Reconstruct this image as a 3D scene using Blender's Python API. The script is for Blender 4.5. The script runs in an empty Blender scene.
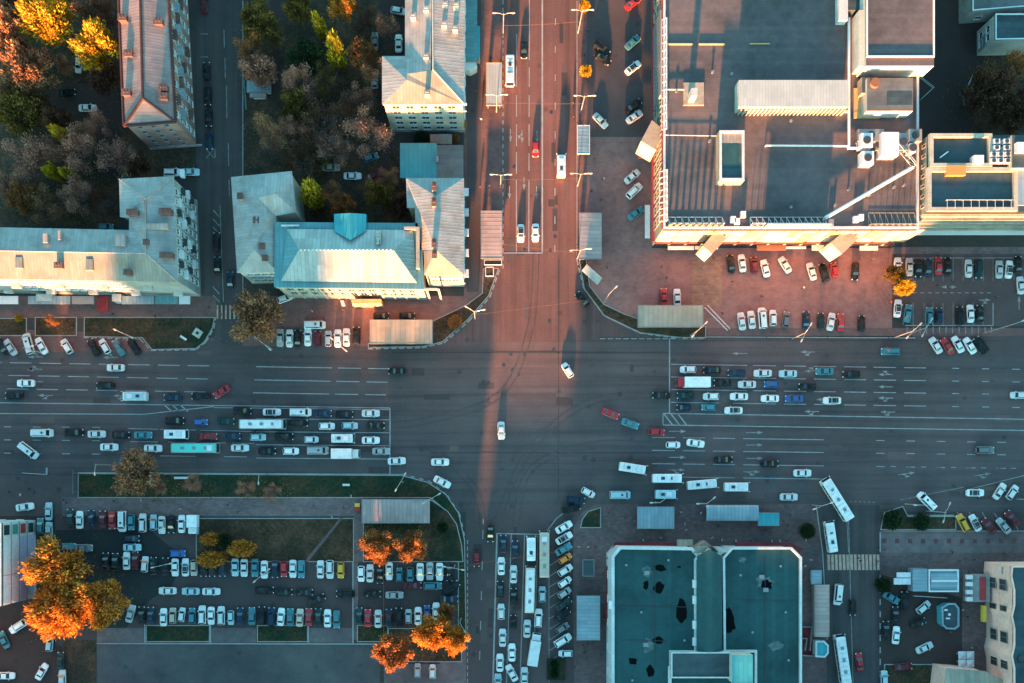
import bpy, bmesh, math, random
from mathutils import Vector, Matrix
rnd = random.Random(7)
scene = bpy.context.scene
COL = scene.collection
PI = math.pi
HC = 245.0            # camera height in metres; 4 image units = 1 m on the ground
NX, NY = 490.0, 480.0 # point straight below the camera
ELEV, AZ = 8.0, 4.6   # sun height, and degrees west of due south
T = math.tan(math.radians(ELEV))

def P(px, py): return ((px-512)/4.0, (341.5-py)/4.0)
def R(px, py, h):
    k = (HC-h)/HC
    return P(NX+(px-NX)*k, NY+(py-NY)*k)

# ---------------------------------------------------------------- materials
M = {}
def new_mat(name):
    m = bpy.data.materials.new(name); m.use_nodes = True
    nt = m.node_tree; b = nt.nodes['Principled BSDF']
    return m, nt, b
def ramp(nt, fac, stops):
    r = nt.nodes.new('ShaderNodeValToRGB'); cr = r.color_ramp
    while len(cr.elements) < len(stops): cr.elements.new(0.5)
    for e, (p, c) in zip(cr.elements, stops):
        e.position = p; e.color = (c[0], c[1], c[2], 1)
    nt.links.new(fac, r.inputs[0]); return r.outputs[0]
def coords(nt, world=True, scale=(1,1,1), rot=(0,0,0)):
    if world: src = nt.nodes.new('ShaderNodeNewGeometry').outputs['Position']
    else: src = nt.nodes.new('ShaderNodeTexCoord').outputs['Object']
    mp = nt.nodes.new('ShaderNodeMapping'); mp.inputs['Scale'].default_value = scale
    mp.inputs['Rotation'].default_value = rot
    nt.links.new(src, mp.inputs[0]); return mp.outputs[0]
def noise(nt, vec, s, detail=4, rough=.6):
    n = nt.nodes.new('ShaderNodeTexNoise'); n.inputs['Scale'].default_value = s
    n.inputs['Detail'].default_value = detail; n.inputs['Roughness'].default_value = rough
    nt.links.new(vec, n.inputs['Vector']); return n.outputs[0]
def mix(nt, a, b, fac, mode='MIX'):
    n = nt.nodes.new('ShaderNodeMix'); n.data_type = 'RGBA'; n.blend_type = mode
    for s, v in ((n.inputs[0], fac), (n.inputs[6], a), (n.inputs[7], b)):
        if isinstance(v, (int, float)): s.default_value = v
        elif isinstance(v, tuple): s.default_value = (v[0], v[1], v[2], 1)
        else: nt.links.new(v, s)
    return n.outputs[2]
def math_(nt, op, a, b=0.0):
    n = nt.nodes.new('ShaderNodeMath'); n.operation = op
    for i, v in enumerate((a, b)):
        if isinstance(v, (int, float)): n.inputs[i].default_value = v
        else: nt.links.new(v, n.inputs[i])
    return n.outputs[0]
def bump(nt, b, h, strength=.3, dist=.05):
    n = nt.nodes.new('ShaderNodeBump'); n.inputs['Strength'].default_value = strength
    n.inputs['Distance'].default_value = dist
    nt.links.new(h, n.inputs['Height']); nt.links.new(n.outputs[0], b.inputs['Normal'])
def dk(c, f): return tuple(max(0, x*f) for x in c)

def surf(key, c, rough=.8, var=.25, s=.25, fine=3.0, spec=.3, stains=0.0, metal=0.0):
    """weathered plain surface"""
    m, nt, b = new_mat(key); v = coords(nt)
    n1 = noise(nt, v, s, 5); n2 = noise(nt, v, fine, 3)
    col = ramp(nt, n1, [(.3, dk(c, 1-var)), (.7, dk(c, 1+var))])
    col = mix(nt, col, ramp(nt, n2, [(.3, (.72,.72,.72)), (.7, (1.15,1.15,1.15))]), .6, 'MULTIPLY')
    if stains:
        n3 = noise(nt, v, .12, 6, .7)
        col = mix(nt, col, ramp(nt, n3, [(.5, (1,1,1)), (.62, (.45,.42,.4))]), stains, 'MULTIPLY')
    nt.links.new(col, b.inputs['Base Color'])
    b.inputs['Roughness'].default_value = rough; b.inputs['Metallic'].default_value = metal
    b.inputs['Specular IOR Level'].default_value = spec
    bump(nt, b, n2, .2, .03)
    M[key] = m; return m

def asphalt(key, c, streak=None, warm=(1.12,.98,.94), var=.22, patch=.5, sun_warmth=False):
    """streak: 'x' or 'y' - polish from tyres along that axis"""
    m, nt, b = new_mat(key); v = coords(nt)
    big = noise(nt, v, .025, 4, .55); mid = noise(nt, v, .22, 5, .65); fine = noise(nt, v, 2.5, 4, .7)
    col = ramp(nt, big, [(.35, dk(c, 1-var)), (.65, tuple(c[i]*(1+var)*warm[i] for i in range(3)))])
    col = mix(nt, col, ramp(nt, mid, [(.3, (.75,.77,.8)), (.55, (1,1,1)), (.75, (1.2,1.17,1.14))]), patch, 'MULTIPLY')
    col = mix(nt, col, ramp(nt, fine, [(.3, (.7,.7,.7)), (.7, (1.25,1.25,1.25))]), .55, 'MULTIPLY')
    if streak:
        sv = coords(nt, True, (.012,.55,1) if streak == 'x' else (.55,.012,1))
        st = noise(nt, sv, 1.0, 5, .65)
        col = mix(nt, col, ramp(nt, st, [(.32, (.62,.62,.64)), (.5, (1,1,1)), (.7, (1.3,1.27,1.22))]), .75, 'MULTIPLY')
    spots = nt.nodes.new('ShaderNodeTexVoronoi'); spots.inputs['Scale'].default_value = .16
    nt.links.new(v, spots.inputs['Vector'])
    col = mix(nt, col, ramp(nt, spots.outputs['Distance'], [(.06, (.5,.5,.5)), (.13, (1,1,1))]), .55, 'MULTIPLY')
    if sun_warmth:
        # low-sun warmth painted into the colour round the junction and up the north street
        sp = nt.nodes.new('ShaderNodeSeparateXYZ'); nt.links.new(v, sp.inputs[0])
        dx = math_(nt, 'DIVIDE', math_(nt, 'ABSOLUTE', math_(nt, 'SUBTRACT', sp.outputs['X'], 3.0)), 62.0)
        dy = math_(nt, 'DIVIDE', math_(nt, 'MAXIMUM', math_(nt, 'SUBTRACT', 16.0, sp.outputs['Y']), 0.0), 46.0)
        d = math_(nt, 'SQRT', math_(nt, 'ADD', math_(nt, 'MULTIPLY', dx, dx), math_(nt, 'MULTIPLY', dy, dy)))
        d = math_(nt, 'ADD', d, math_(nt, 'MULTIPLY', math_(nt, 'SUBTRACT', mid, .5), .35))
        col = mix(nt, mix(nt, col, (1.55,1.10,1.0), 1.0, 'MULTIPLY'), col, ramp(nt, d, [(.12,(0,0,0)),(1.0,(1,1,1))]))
    nt.links.new(col, b.inputs['Base Color'])
    b.inputs['Roughness'].default_value = .85; b.inputs['Specular IOR Level'].default_value = .25
    bump(nt, b, fine, .25, .02)
    M[key] = m; return m

def paving(key, c, grout=.75, sx=1.0, sy=.5, var=.3):
    m, nt, b = new_mat(key); v = coords(nt)
    br = nt.nodes.new('ShaderNodeTexBrick'); br.inputs['Scale'].default_value = 1
    br.inputs['Brick Width'].default_value = sx; br.inputs['Row Height'].default_value = sy
    br.inputs['Mortar Size'].default_value = .03
    br.inputs['Color1'].default_value = (*dk(c, 1-var*.5), 1); br.inputs['Color2'].default_value = (*dk(c, 1+var*.5), 1)
    br.inputs['Mortar'].default_value = (*dk(c, grout), 1)
    nt.links.new(v, br.inputs['Vector'])
    big = noise(nt, v, .05, 5, .6); mid = noise(nt, v, .5, 5, .7)
    col = mix(nt, br.outputs['Color'], ramp(nt, big, [(.35, (.68,.72,.76)), (.65, (1.3,1.22,1.18))]), .8, 'MULTIPLY')
    col = mix(nt, col, ramp(nt, mid, [(.3, (.65,.65,.66)), (.6, (1.12,1.12,1.12))]), .6, 'MULTIPLY')
    nt.links.new(col, b.inputs['Base Color']); b.inputs['Roughness'].default_value = .85
    b.inputs['Specular IOR Level'].default_value = .2
    M[key] = m; return m

def seam(key, c, axis='x', pitch=.6, rough=.45, metal=.25, line=.6, var=.22, stain=.6, rust=None):
    """standing-seam sheet roofing, ribs repeat along axis"""
    m, nt, b = new_mat(key); v = coords(nt)
    sep = nt.nodes.new('ShaderNodeSeparateXYZ'); nt.links.new(v, sep.inputs[0])
    a = sep.outputs['X' if axis == 'x' else 'Y']
    fr = math_(nt, 'FRACT', math_(nt, 'DIVIDE', a, pitch))
    rib = ramp(nt, fr, [(0, (1,1,1)), (.16, (0,0,0)), (.86, (0,0,0)), (1, (1,1,1))])
    sheet = nt.nodes.new('ShaderNodeTexWhiteNoise'); sheet.noise_dimensions = '2D'
    cmb = nt.nodes.new('ShaderNodeCombineXYZ')
    o = sep.outputs['Y' if axis == 'x' else 'X']
    nt.links.new(math_(nt, 'FLOOR', math_(nt, 'DIVIDE', a, pitch)), cmb.inputs[0])
    nt.links.new(math_(nt, 'FLOOR', math_(nt, 'DIVIDE', o, 3.1)), cmb.inputs[1])
    nt.links.new(cmb.outputs[0], sheet.inputs['Vector'])
    col = ramp(nt, sheet.outputs[0], [(0, dk(c, 1-var)), (1, dk(c, 1+var))])
    n1 = noise(nt, v, .18, 6, .65)
    col = mix(nt, col, ramp(nt, n1, [(.35, (.6,.62,.62)), (.6, (1.1,1.1,1.1))]), stain, 'MULTIPLY')
    if rust:
        n2 = noise(nt, v, .3, 6, .7); col = mix(nt, col, rust, ramp(nt, n2, [(.52,(0,0,0)),(.7,(.7,.7,.7))]))
    col = mix(nt, col, dk(c, line), math_(nt, 'MULTIPLY', rib, .7))
    nt.links.new(col, b.inputs['Base Color'])
    b.inputs['Roughness'].default_value = rough; b.inputs['Metallic'].default_value = metal
    bump(nt, b, rib, .5, .05)
    M[key] = m; return m

def membrane(key, c, sheet=1.0, var=.18, stain=.8, axis='y', rough=.75):
    """rolled bitumen roofing with laps, ponding stains and patches"""
    m, nt, b = new_mat(key); v = coords(nt)
    sep = nt.nodes.new('ShaderNodeSeparateXYZ'); nt.links.new(v, sep.inputs[0])
    a = sep.outputs['Y' if axis == 'y' else 'X']
    fr = math_(nt, 'FRACT', math_(nt, 'DIVIDE', a, sheet))
    lap = ramp(nt, fr, [(0, (.62,.62,.62)), (.08, (1,1,1))])
    wn = nt.nodes.new('ShaderNodeTexWhiteNoise'); wn.noise_dimensions = '1D'
    nt.links.new(math_(nt, 'FLOOR', math_(nt, 'DIVIDE', a, sheet)), wn.inputs['W'])
    col = ramp(nt, wn.outputs[0], [(0, dk(c, 1-var)), (1, dk(c, 1+var))])
    col = mix(nt, col, lap, .5, 'MULTIPLY')
    n1 = noise(nt, v, .07, 6, .65); n2 = noise(nt, v, .6, 5, .7)
    col = mix(nt, col, ramp(nt, n1, [(.36, (.55,.58,.58)), (.5, (1,1,1)), (.68, (1.3,1.25,1.2))]), stain, 'MULTIPLY')
    col = mix(nt, col, ramp(nt, n2, [(.3, (.75,.75,.75)), (.7, (1.15,1.15,1.15))]), .7, 'MULTIPLY')
    nt.links.new(col, b.inputs['Base Color']); b.inputs['Roughness'].default_value = rough
    b.inputs['Specular IOR Level'].default_value = .25
    bump(nt, b, n2, .2, .03)
    M[key] = m; return m

def plain(key, c, rough=.5, metal=0.0, spec=.5, coat=0.0):
    m, nt, b = new_mat(key); v = coords(nt, False)
    n = noise(nt, v, 2.0, 3)
    col = ramp(nt, n, [(.3, dk(c, .92)), (.7, dk(c, 1.06))])
    nt.links.new(col, b.inputs['Base Color'])
    b.inputs['Roughness'].default_value = rough; b.inputs['Metallic'].default_value = metal
    b.inputs['Specular IOR Level'].default_value = spec; b.inputs['Coat Weight'].default_value = coat
    M[key] = m; return m

def brickwall(key, c, var=.3):
    m, nt, b = new_mat(key); v = coords(nt, True, (1,1,1), (PI/2,0,0))
    n1 = noise(nt, coords(nt), .3, 5); n2 = noise(nt, coords(nt), 4, 3)
    sep = nt.nodes.new('ShaderNodeSeparateXYZ'); nt.links.new(coords(nt), sep.inputs[0])
    fr = math_(nt, 'FRACT', math_(nt, 'MULTIPLY', sep.outputs['Z'], 3.3))
    col = ramp(nt, n1, [(.3, dk(c, 1-var)), (.7, dk(c, 1+var))])
    col = mix(nt, col, ramp(nt, n2, [(.3, (.75,.75,.75)), (.7, (1.2,1.2,1.2))]), .7, 'MULTIPLY')
    col = mix(nt, col, ramp(nt, fr, [(0, (.7,.7,.7)), (.15, (1,1,1))]), .5, 'MULTIPLY')
    nt.links.new(col, b.inputs['Base Color']); b.inputs['Roughness'].default_value = .85
    M[key] = m; return m

def foliage(key, c1, c2, c3):
    m, nt, b = new_mat(key)
    g = nt.nodes.new('ShaderNodeNewGeometry'); v = coords(nt, False)
    n = noise(nt, v, 3.0, 4)
    n = math_(nt, 'MULTIPLY', math_(nt, 'SUBTRACT', n, .25), 1.5)
    f = math_(nt, 'ADD', math_(nt, 'MULTIPLY', g.outputs['Random Per Island'], .45), math_(nt, 'MULTIPLY', n, .6))
    col = ramp(nt, f, [(.2, c1), (.5, c2), (.85, c3)])
    nt.links.new(col, b.inputs['Base Color']); b.inputs['Roughness'].default_value = .7
    b.inputs['Specular IOR Level'].default_value = .2
    tr = nt.nodes.new('ShaderNodeBsdfTranslucent'); nt.links.new(col, tr.inputs[0])
    ms = nt.nodes.new('ShaderNodeMixShader'); ms.inputs[0].default_value = .3
    out = nt.nodes['Material Output']
    nt.links.new(b.outputs[0], ms.inputs[1]); nt.links.new(tr.outputs[0], ms.inputs[2])
    nt.links.new(ms.outputs[0], out.inputs[0])
    M[key] = m; return m

def lawnmat(key, c, soil):
    """thin autumn grass with bare patches and leaf litter"""
    m, nt, b = new_mat(key); v = coords(nt)
    n1 = noise(nt, v, .16, 6, .7); n2 = noise(nt, v, 1.3, 4, .7); n3 = noise(nt, v, 5, 2)
    col = mix(nt, c, soil, ramp(nt, n1, [(.42,(0,0,0)),(.62,(1,1,1))]))
    col = mix(nt, col, ramp(nt, n2, [(.3,(.5,.5,.5)),(.7,(1.5,1.5,1.5))]), .8, 'MULTIPLY')
    vo = nt.nodes.new('ShaderNodeTexVoronoi'); vo.inputs['Scale'].default_value = 1.6; nt.links.new(v, vo.inputs['Vector'])
    litter = math_(nt, 'MULTIPLY', ramp(nt, vo.outputs['Distance'], [(.16,(1,1,1)),(.24,(0,0,0))]), ramp(nt, n1, [(.38,(0,0,0)),(.6,(1,1,1))]))
    col = mix(nt, col, (.20,.10,.035), math_(nt, 'MULTIPLY', litter, .75))
    nt.links.new(col, b.inputs['Base Color']); b.inputs['Roughness'].default_value = .95; b.inputs['Specular IOR Level'].default_value = .1
    bump(nt, b, n3, .5, .05); M[key] = m; return m
# ground surfaces
asphalt('asphalt', (.082,.070,.072), 'x', sun_warmth=True); asphalt('asphalt_v', (.092,.068,.068), 'y', sun_warmth=True)
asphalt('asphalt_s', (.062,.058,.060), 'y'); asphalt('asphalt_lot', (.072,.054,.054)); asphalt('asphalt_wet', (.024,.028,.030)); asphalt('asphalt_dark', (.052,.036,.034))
asphalt('asphalt_mid', (.092,.070,.071)); asphalt('concrete_lot', (.092,.080,.080), None, (1,1,1), .35, .95)
asphalt('base_ground', (.05,.047,.045))
paving('pave_red', (.27,.13,.115), .88, 1.0, .5, .14); paving('pave_grey', (.165,.118,.116), .85); paving('pave_brown', (.17,.092,.084), .88, 1.0, .5, .16)
paving('pave_dark', (.135,.088,.086), .85)
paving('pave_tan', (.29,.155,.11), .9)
paving('slab', (.155,.115,.115), .8, 1.6, 1.6, .15)
lawnmat('soil', (.045,.036,.026), (.11,.062,.042))
lawnmat('grass', (.022,.030,.018), (.075,.045,.028)); lawnmat('grass_dry', (.040,.030,.018), (.095,.052,.034))
lawnmat('grass_green', (.016,.032,.018), (.055,.040,.022))
surf('kerb', (.30,.29,.28), .85, .15, .4, 3); surf('paint_line', (.31,.30,.30), .7, .22, .5, 3.5, .3)
surf('paint_worn', (.26,.25,.24), .8, .4, .7, 4, .2); surf('paint_zebra', (.44,.28,.22), .8, .3, .6, 3, .2)
# building surfaces
brickwall('brick', (.34,.18,.15)); brickwall('brick_dark', (.13,.065,.055))
surf('plaster_cream', (.40,.36,.29), .85, .15, .3, 2, .2, .3); surf('plaster_white', (.48,.47,.43), .85, .12, .3, 2, .2, .25)
surf('plaster_grey', (.33,.32,.31), .85, .2, .3, 2, .2, .3); surf('plaster_peach', (.95,.53,.43), .85, .12, .3, 2, .2, .25)
surf('concrete', (.28,.28,.28), .85, .2, .4, 2, .2, .4); surf('white_parapet', (.52,.54,.54), .6, .1, .4, 3, .3, .2)
surf('panel_white', (.60,.60,.62), .5, .08, .4, 2, .4, .15); surf('panel_lilac', (.42,.42,.58), .5, .1, .4, 2)
surf('red_panel', (.38,.05,.05), .5, .2, .4, 2); surf('red_canopy', (.16,.016,.022), .6, .3, .5, 2); surf('dark_void', (.02,.022,.025), .9)
surf('stone', (.34,.29,.23), .85, .2, .35, 2, .2, .4); surf('gold_panel', (.55,.36,.16), .6, .15, .4, 2)
seam('roof_brown', (.26,.18,.17), 'y', .7, .6, .1, .7, .12, .7); seam('roof_grey_x', (.33,.31,.295), 'x', .75, .5, .2, .75, .10, .7, (.25,.15,.10))
seam('roof_grey_y', (.33,.31,.295), 'y', .75, .5, .2, .75, .10, .7, (.25,.15,.10))
seam('roof_tan_x', (.27,.235,.195), 'x', .75, .55, .15, .75, .09, .6, (.30,.16,.08)); seam('roof_tan_y', (.44,.40,.34), 'y', .8, .55, .15, .6, .2, .6)
seam('roof_teal_x', (.11,.25,.27), 'x', .9, .45, .15, .7, .1, .5); seam('roof_teal_y', (.11,.25,.27), 'y', .9, .45, .15, .7, .1, .5)
seam('roof_turq', (.04,.29,.33), 'x', 1.1, .4, .15, .75, .08, .35); seam('roof_pale_x', (.36,.37,.345), 'x', .9, .5, .15, .65, .15, .6)
seam('shelter_grey_x', (.42,.30,.27), 'x', 1.0, .55, .15, .6, .1, .5); seam('shelter_grey_y', (.42,.30,.27), 'y', 1.0, .55, .15, .6, .1, .5)
seam('shelter_tan', (.36,.29,.22), 'x', 1.2, .6, .1, .7, .1, .5); seam('shelter_blue_x', (.24,.33,.37), 'x', .9, .5, .2, .6, .1, .5)
seam('shelter_blue_y', (.24,.33,.37), 'y', .9, .5, .2, .6, .1, .5); seam('roof_white', (.42,.41,.38), 'x', .7, .5, .1, .8, .06, .3)
seam('louvre', (.42,.42,.40), 'x', .5, .5, .2, .4, .1, .3)
membrane('roof_mall', (.118,.092,.092), 1.0, .08, .85); membrane('roof_slate', (.045,.075,.085), 1.0, .12, .8)
membrane('roof_teal_flat', (.018,.066,.072), 1.0, .10, .7, 'x'); membrane('roof_teal_ribs', (.022,.075,.080), .8, .10, .5, 'x')
membrane('roof_low', (.14,.14,.14), 1.0, .12, .7); membrane('roof_dull', (.05,.075,.085), 1.2, .15, .7)
# small things
plain('white_metal', (.66,.66,.66), .45, .1); plain('grey_metal', (.25,.26,.27), .45, .4); plain('dark_metal', (.05,.052,.055), .5, .3)
plain('pole', (.52,.50,.47), .4, .5); plain('black', (.004,.0045,.005), .95, 0, .05); plain('rubber', (.016,.016,.017), .8)
plain('glass', (.014,.024,.03), .08, 0, .7); plain('pane', (.03,.045,.052), .12, 0, .7); plain('pane_light', (.22,.26,.27), .15, 0, .6)
plain('lamp_white', (.78,.77,.72), .25); plain('lamp_glass', (.42,.40,.37), .3); plain('tail', (.35,.015,.015), .3); plain('wood', (.16,.09,.05), .7)
plain('bark', (.055,.040,.030), .95); plain('twig', (.17,.115,.105), .9); plain('frame_white', (.66,.66,.64), .5)
plain('turq_panel', (.07,.36,.40), .4); plain('bus_turq', (.08,.55,.47), .45); plain('yellow_panel', (.65,.42,.05), .5); plain('blue_panel', (.05,.10,.38), .5)
plain('green_panel', (.06,.24,.18), .5); plain('red_paint', (.42,.03,.03), .45); plain('skin', (.42,.25,.18), .6); plain('hair', (.03,.02,.015), .7)
plain('rust', (.22,.09,.045), .85); plain('orange_panel', (.55,.22,.05), .5); plain('pink_panel', (.50,.20,.26), .5)
CARCOL = dict(w=('white',(.76,.77,.77)), s=('silver grey',(.40,.42,.43)), g=('grey',(.17,.18,.19)), k=('black',(.004,.006,.008)),
  n=('dark blue',(.005,.025,.055)), b=('bright blue',(.02,.10,.34)), t=('teal',(.035,.20,.25)), p=('pale blue',(.36,.53,.58)),
  r=('red',(.42,.012,.020)), m=('dark red',(.12,.008,.016)), y=('yellow',(.88,.44,.02)), o=('orange',(.88,.25,.02)),
  e=('beige',(.62,.48,.38)), f=('dark green',(.004,.030,.032)))
for k_, (n_, c_) in CARCOL.items():
    dark = k_ in 'knfm'; plain('car_'+k_, c_, .38, .0, .3 if dark else .5, .08 if dark else .25)
    nt_ = M['car_'+k_].node_tree; b_ = nt_.nodes['Principled BSDF']; src = b_.inputs['Base Color'].links[0].from_socket
    oi = nt_.nodes.new('ShaderNodeObjectInfo'); film = noise(nt_, coords(nt_), .9, 4)
    c2 = mix(nt_, src, ramp(nt_, oi.outputs['Random'], [(0,(.70,.72,.72)),(1,(1.12,1.1,1.08))]), .9, 'MULTIPLY')
    c2 = mix(nt_, c2, (.16,.14,.13), ramp(nt_, film, [(.48,(0,0,0)),(.75,(.28,.28,.28))]))
    nt_.links.new(c2, b_.inputs['Base Color'])
foliage('leaf_yellow', (.28,.13,.012), (.62,.37,.025), (.88,.62,.07)); foliage('leaf_orange', (.26,.085,.02), (.68,.27,.04), (.92,.52,.09))
foliage('leaf_rust', (.19,.07,.028), (.42,.17,.06), (.64,.30,.11)); foliage('leaf_brown', (.19,.085,.05), (.42,.20,.10), (.66,.36,.19))
foliage('leaf_olive', (.075,.052,.016), (.20,.125,.03), (.40,.25,.06)); foliage('leaf_green', (.012,.030,.015), (.030,.055,.022), (.07,.10,.03))
foliage('leaf_dark', (.055,.03,.022), (.17,.078,.045), (.33,.155,.08)); foliage('leaf_red', (.14,.055,.028), (.42,.17,.055), (.70,.36,.10))
foliage('leaf_lime', (.24,.16,.014), (.56,.38,.025), (.85,.62,.06)); foliage('leaf_mauve', (.22,.095,.065), (.50,.235,.16), (.76,.40,.27))

# ---------------------------------------------------------------- mesh helper
class MB:
    def __init__(s): s.v=[]; s.f=[]; s.m=[]
    def add(s, pts, faces, m=0):
        o=len(s.v); s.v += [tuple(p) for p in pts]
        for f in faces: s.f.append(tuple(i+o for i in f)); s.m.append(m)
    def box(s, x0,x1,y0,y1,z0,z1,m=0):
        if x0>x1: x0,x1=x1,x0
        if y0>y1: y0,y1=y1,y0
        s.add([(x0,y0,z0),(x1,y0,z0),(x1,y1,z0),(x0,y1,z0),(x0,y0,z1),(x1,y0,z1),(x1,y1,z1),(x0,y1,z1)],
              [(0,3,2,1),(4,5,6,7),(0,1,5,4),(1,2,6,5),(2,3,7,6),(3,0,4,7)],m)
    def prism(s, poly, z0, z1, m=0, mt=None, bottom=False):
        poly=ccw(poly); n=len(poly)
        s.add([(x,y,z0) for x,y in poly]+[(x,y,z1) for x,y in poly], [(i,(i+1)%n,n+(i+1)%n,n+i) for i in range(n)], m)
        s.add([(x,y,z1) for x,y in poly],[tuple(range(n))], m if mt is None else mt)
        if bottom: s.add([(x,y,z0) for x,y in poly],[tuple(reversed(range(n)))], m)
    def tube(s, a, b, r0, r1=None, n=6, m=0, cap=True):
        a=Vector(a); b=Vector(b); r1=r0 if r1 is None else r1
        d=(b-a)
        if d.length<1e-6: return
        d.normalize(); u=d.orthogonal().normalized(); w=d.cross(u); pts=[]
        for c,r in ((a,r0),(b,r1)):
            for i in range(n):
                t=2*PI*i/n; pts.append(c+u*math.cos(t)*r+w*math.sin(t)*r)
        s.add(pts,[(i,(i+1)%n,n+(i+1)%n,n+i) for i in range(n)],m)
        if cap: s.add(pts,[tuple(range(n-1,-1,-1)),tuple(range(n,2*n))],m)
    def bar(s, a, b, w, h, m=0):
        """box beam from a to b (ground plan direction), w wide, h high, a/b at its bottom"""
        a=Vector(a); b=Vector(b); d=b-a; L=math.hypot(d.x,d.y) or 1e-6
        n=Vector((-d.y/L,d.x/L,0))*w/2; up=Vector((0,0,h))
        p=[a-n,b-n,b+n,a+n]; p+= [q+up for q in p]
        s.add(p,[(0,3,2,1),(4,5,6,7),(0,1,5,4),(1,2,6,5),(2,3,7,6),(3,0,4,7)],m)
    def loft(s, rings, m=0, close=True, caps=True):
        n=len(rings[0]); o=len(s.v)
        pts=[p for r in rings for p in r]; fs=[]
        for k in range(len(rings)-1):
            for i in range(n if close else n-1):
                j=(i+1)%n; fs.append((k*n+i,k*n+j,(k+1)*n+j,(k+1)*n+i))
        if caps: fs += [tuple(reversed(range(n))), tuple(range((len(rings)-1)*n,len(rings)*n))]
        s.add(pts,fs,m)
    def mesh(s, name, mats, off=(0,0,0), smooth=False):
        me=bpy.data.meshes.new(name)
        ox,oy,oz=off
        me.from_pydata([(x-ox,y-oy,z-oz) for x,y,z in s.v],[],s.f)
        for mm in (mats if isinstance(mats,(list,tuple)) else [mats]): me.materials.append(M[mm])
        for p,i in zip(me.polygons,s.m): p.material_index=i; p.use_smooth=smooth
        me.update(); return me
    def build(s, name, mats, parent=None, smooth=False, fixn=True):
        off=parent_world(parent)
        me=s.mesh(name,mats,off,smooth)
        if fixn:
            bm=bmesh.new(); bm.from_mesh(me); bmesh.ops.recalc_face_normals(bm,faces=bm.faces); bm.to_mesh(me); bm.free()
        return obj(name,me,parent)
def parent_world(p):
    v=Vector((0,0,0))
    while p is not None: v+=p.location; p=p.parent
    return v
def obj(name, me, parent=None, loc=(0,0,0), rz=0.0):
    o=bpy.data.objects.new(name,me); COL.objects.link(o); o.location=loc; o.rotation_euler=(0,0,rz)
    if parent is not None: o.parent=parent
    return o
def tag(o, label, cat, group=None):
    n=len(label.replace(',',' ').split())
    if n<4 or n>16: print('LABELLEN',n,label)
    o['label']=label; o['category']=cat
    if group: o['group']=group
    return o
def thing(name, label, cat, loc=(0,0,0), rz=0.0, group=None):
    return tag(obj(name,None,None,loc,rz),label,cat,group)
def area2(p): return sum(p[i][0]*p[(i+1)%len(p)][1]-p[(i+1)%len(p)][0]*p[i][1] for i in range(len(p)))
def ccw(p): return list(p) if area2(p)>0 else list(reversed(p))
def inset(poly, d):
    poly=ccw(poly); n=len(poly); out=[]
    for i in range(n):
        a=Vector(poly[i-1]); b=Vector(poly[i]); c=Vector(poly[(i+1)%n])
        e1=(b-a).normalized(); e2=(c-b).normalized()
        n1=Vector((-e1.y,e1.x)); n2=Vector((-e2.y,e2.x)); k=1+n1.dot(n2)
        q=b+(n1+n2)*d/max(k,.3); out.append((q.x,q.y))
    return out
ORD=['first','second','third','fourth','fifth','sixth','seventh','eighth','ninth','tenth','eleventh','twelfth','thirteenth','fourteenth',
     'fifteenth','sixteenth','seventeenth','eighteenth']
def place_word(i,n,a,b):
    if i==0: return a+'most'
    if i==n-1: return b+'most'
    return ORD[i]+' from the '+a if i<n/2 else ORD[n-1-i]+' from the '+b
surf('ridge',(.075,.032,.030),.8,.2,.4,2,.2)
SKYTINT=(.61,1.0,.86,1); SKYSTR=.94; SUNSTR=41.0; SUNCOL=(1.0,.40,.15)
surf('tile_red',(.13,.06,.06),.8,.3,.5,3,.2)
# ---------------------------------------------------------------- ground
def area(name, pts, z, mat, h=None, kerb='kerb', z0=0.0):
    """flat sheet, or a raised bed with a kerb edge when h is given (all in the photograph's ground plan)"""
    pl=ccw([P(*p) for p in pts]); mb=MB()
    if h is None:
        mb.add([(x,y,z) for x,y in pl],[tuple(range(len(pl)))],0); o=mb.build(name,[mat])
    else:
        inn=inset(pl,.22); n=len(pl)
        mb.add([(x,y,z0) for x,y in pl]+[(x,y,h) for x,y in pl],[(i,(i+1)%n,n+(i+1)%n,n+i) for i in range(n)],1)
        mb.add([(x,y,h) for x,y in pl]+[(x,y,h) for x,y in inn],[(i,(i+1)%n,n+(i+1)%n,n+i) for i in range(n)],1)
        mb.add([(x,y,h) for x,y in inn],[tuple(range(n))],0); o=mb.build(name,[mat,kerb])
    o['kind']='structure'; return o
g=MB(); g.box(-1600,1600,-1600,1600,-.5,0); g.build('ground',['base_ground'])['kind']='structure'
def arc(cx,cy,r,a0,a1,n=7): return [(cx+r*math.cos(math.radians(a0+(a1-a0)*i/n)),cy-r*math.sin(math.radians(a0+(a1-a0)*i/n))) for i in range(n+1)]
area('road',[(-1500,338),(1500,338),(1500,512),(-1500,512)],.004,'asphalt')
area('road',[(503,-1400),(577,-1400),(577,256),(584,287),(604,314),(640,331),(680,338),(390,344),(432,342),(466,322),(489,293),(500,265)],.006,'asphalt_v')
area('road',[(466,506),(600,506),(572,530),(572,1500),(466,1500)],.007,'asphalt_mid')
area('road',[(197,-1400),(243,-1400),(243,344),(215,344),(215,320),(197,300)],.008,'asphalt_s')
area('road',[(815,505),(880,505),(880,1500),(838,1500),(826,640),(822,552)],.009,'asphalt_s')
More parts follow.
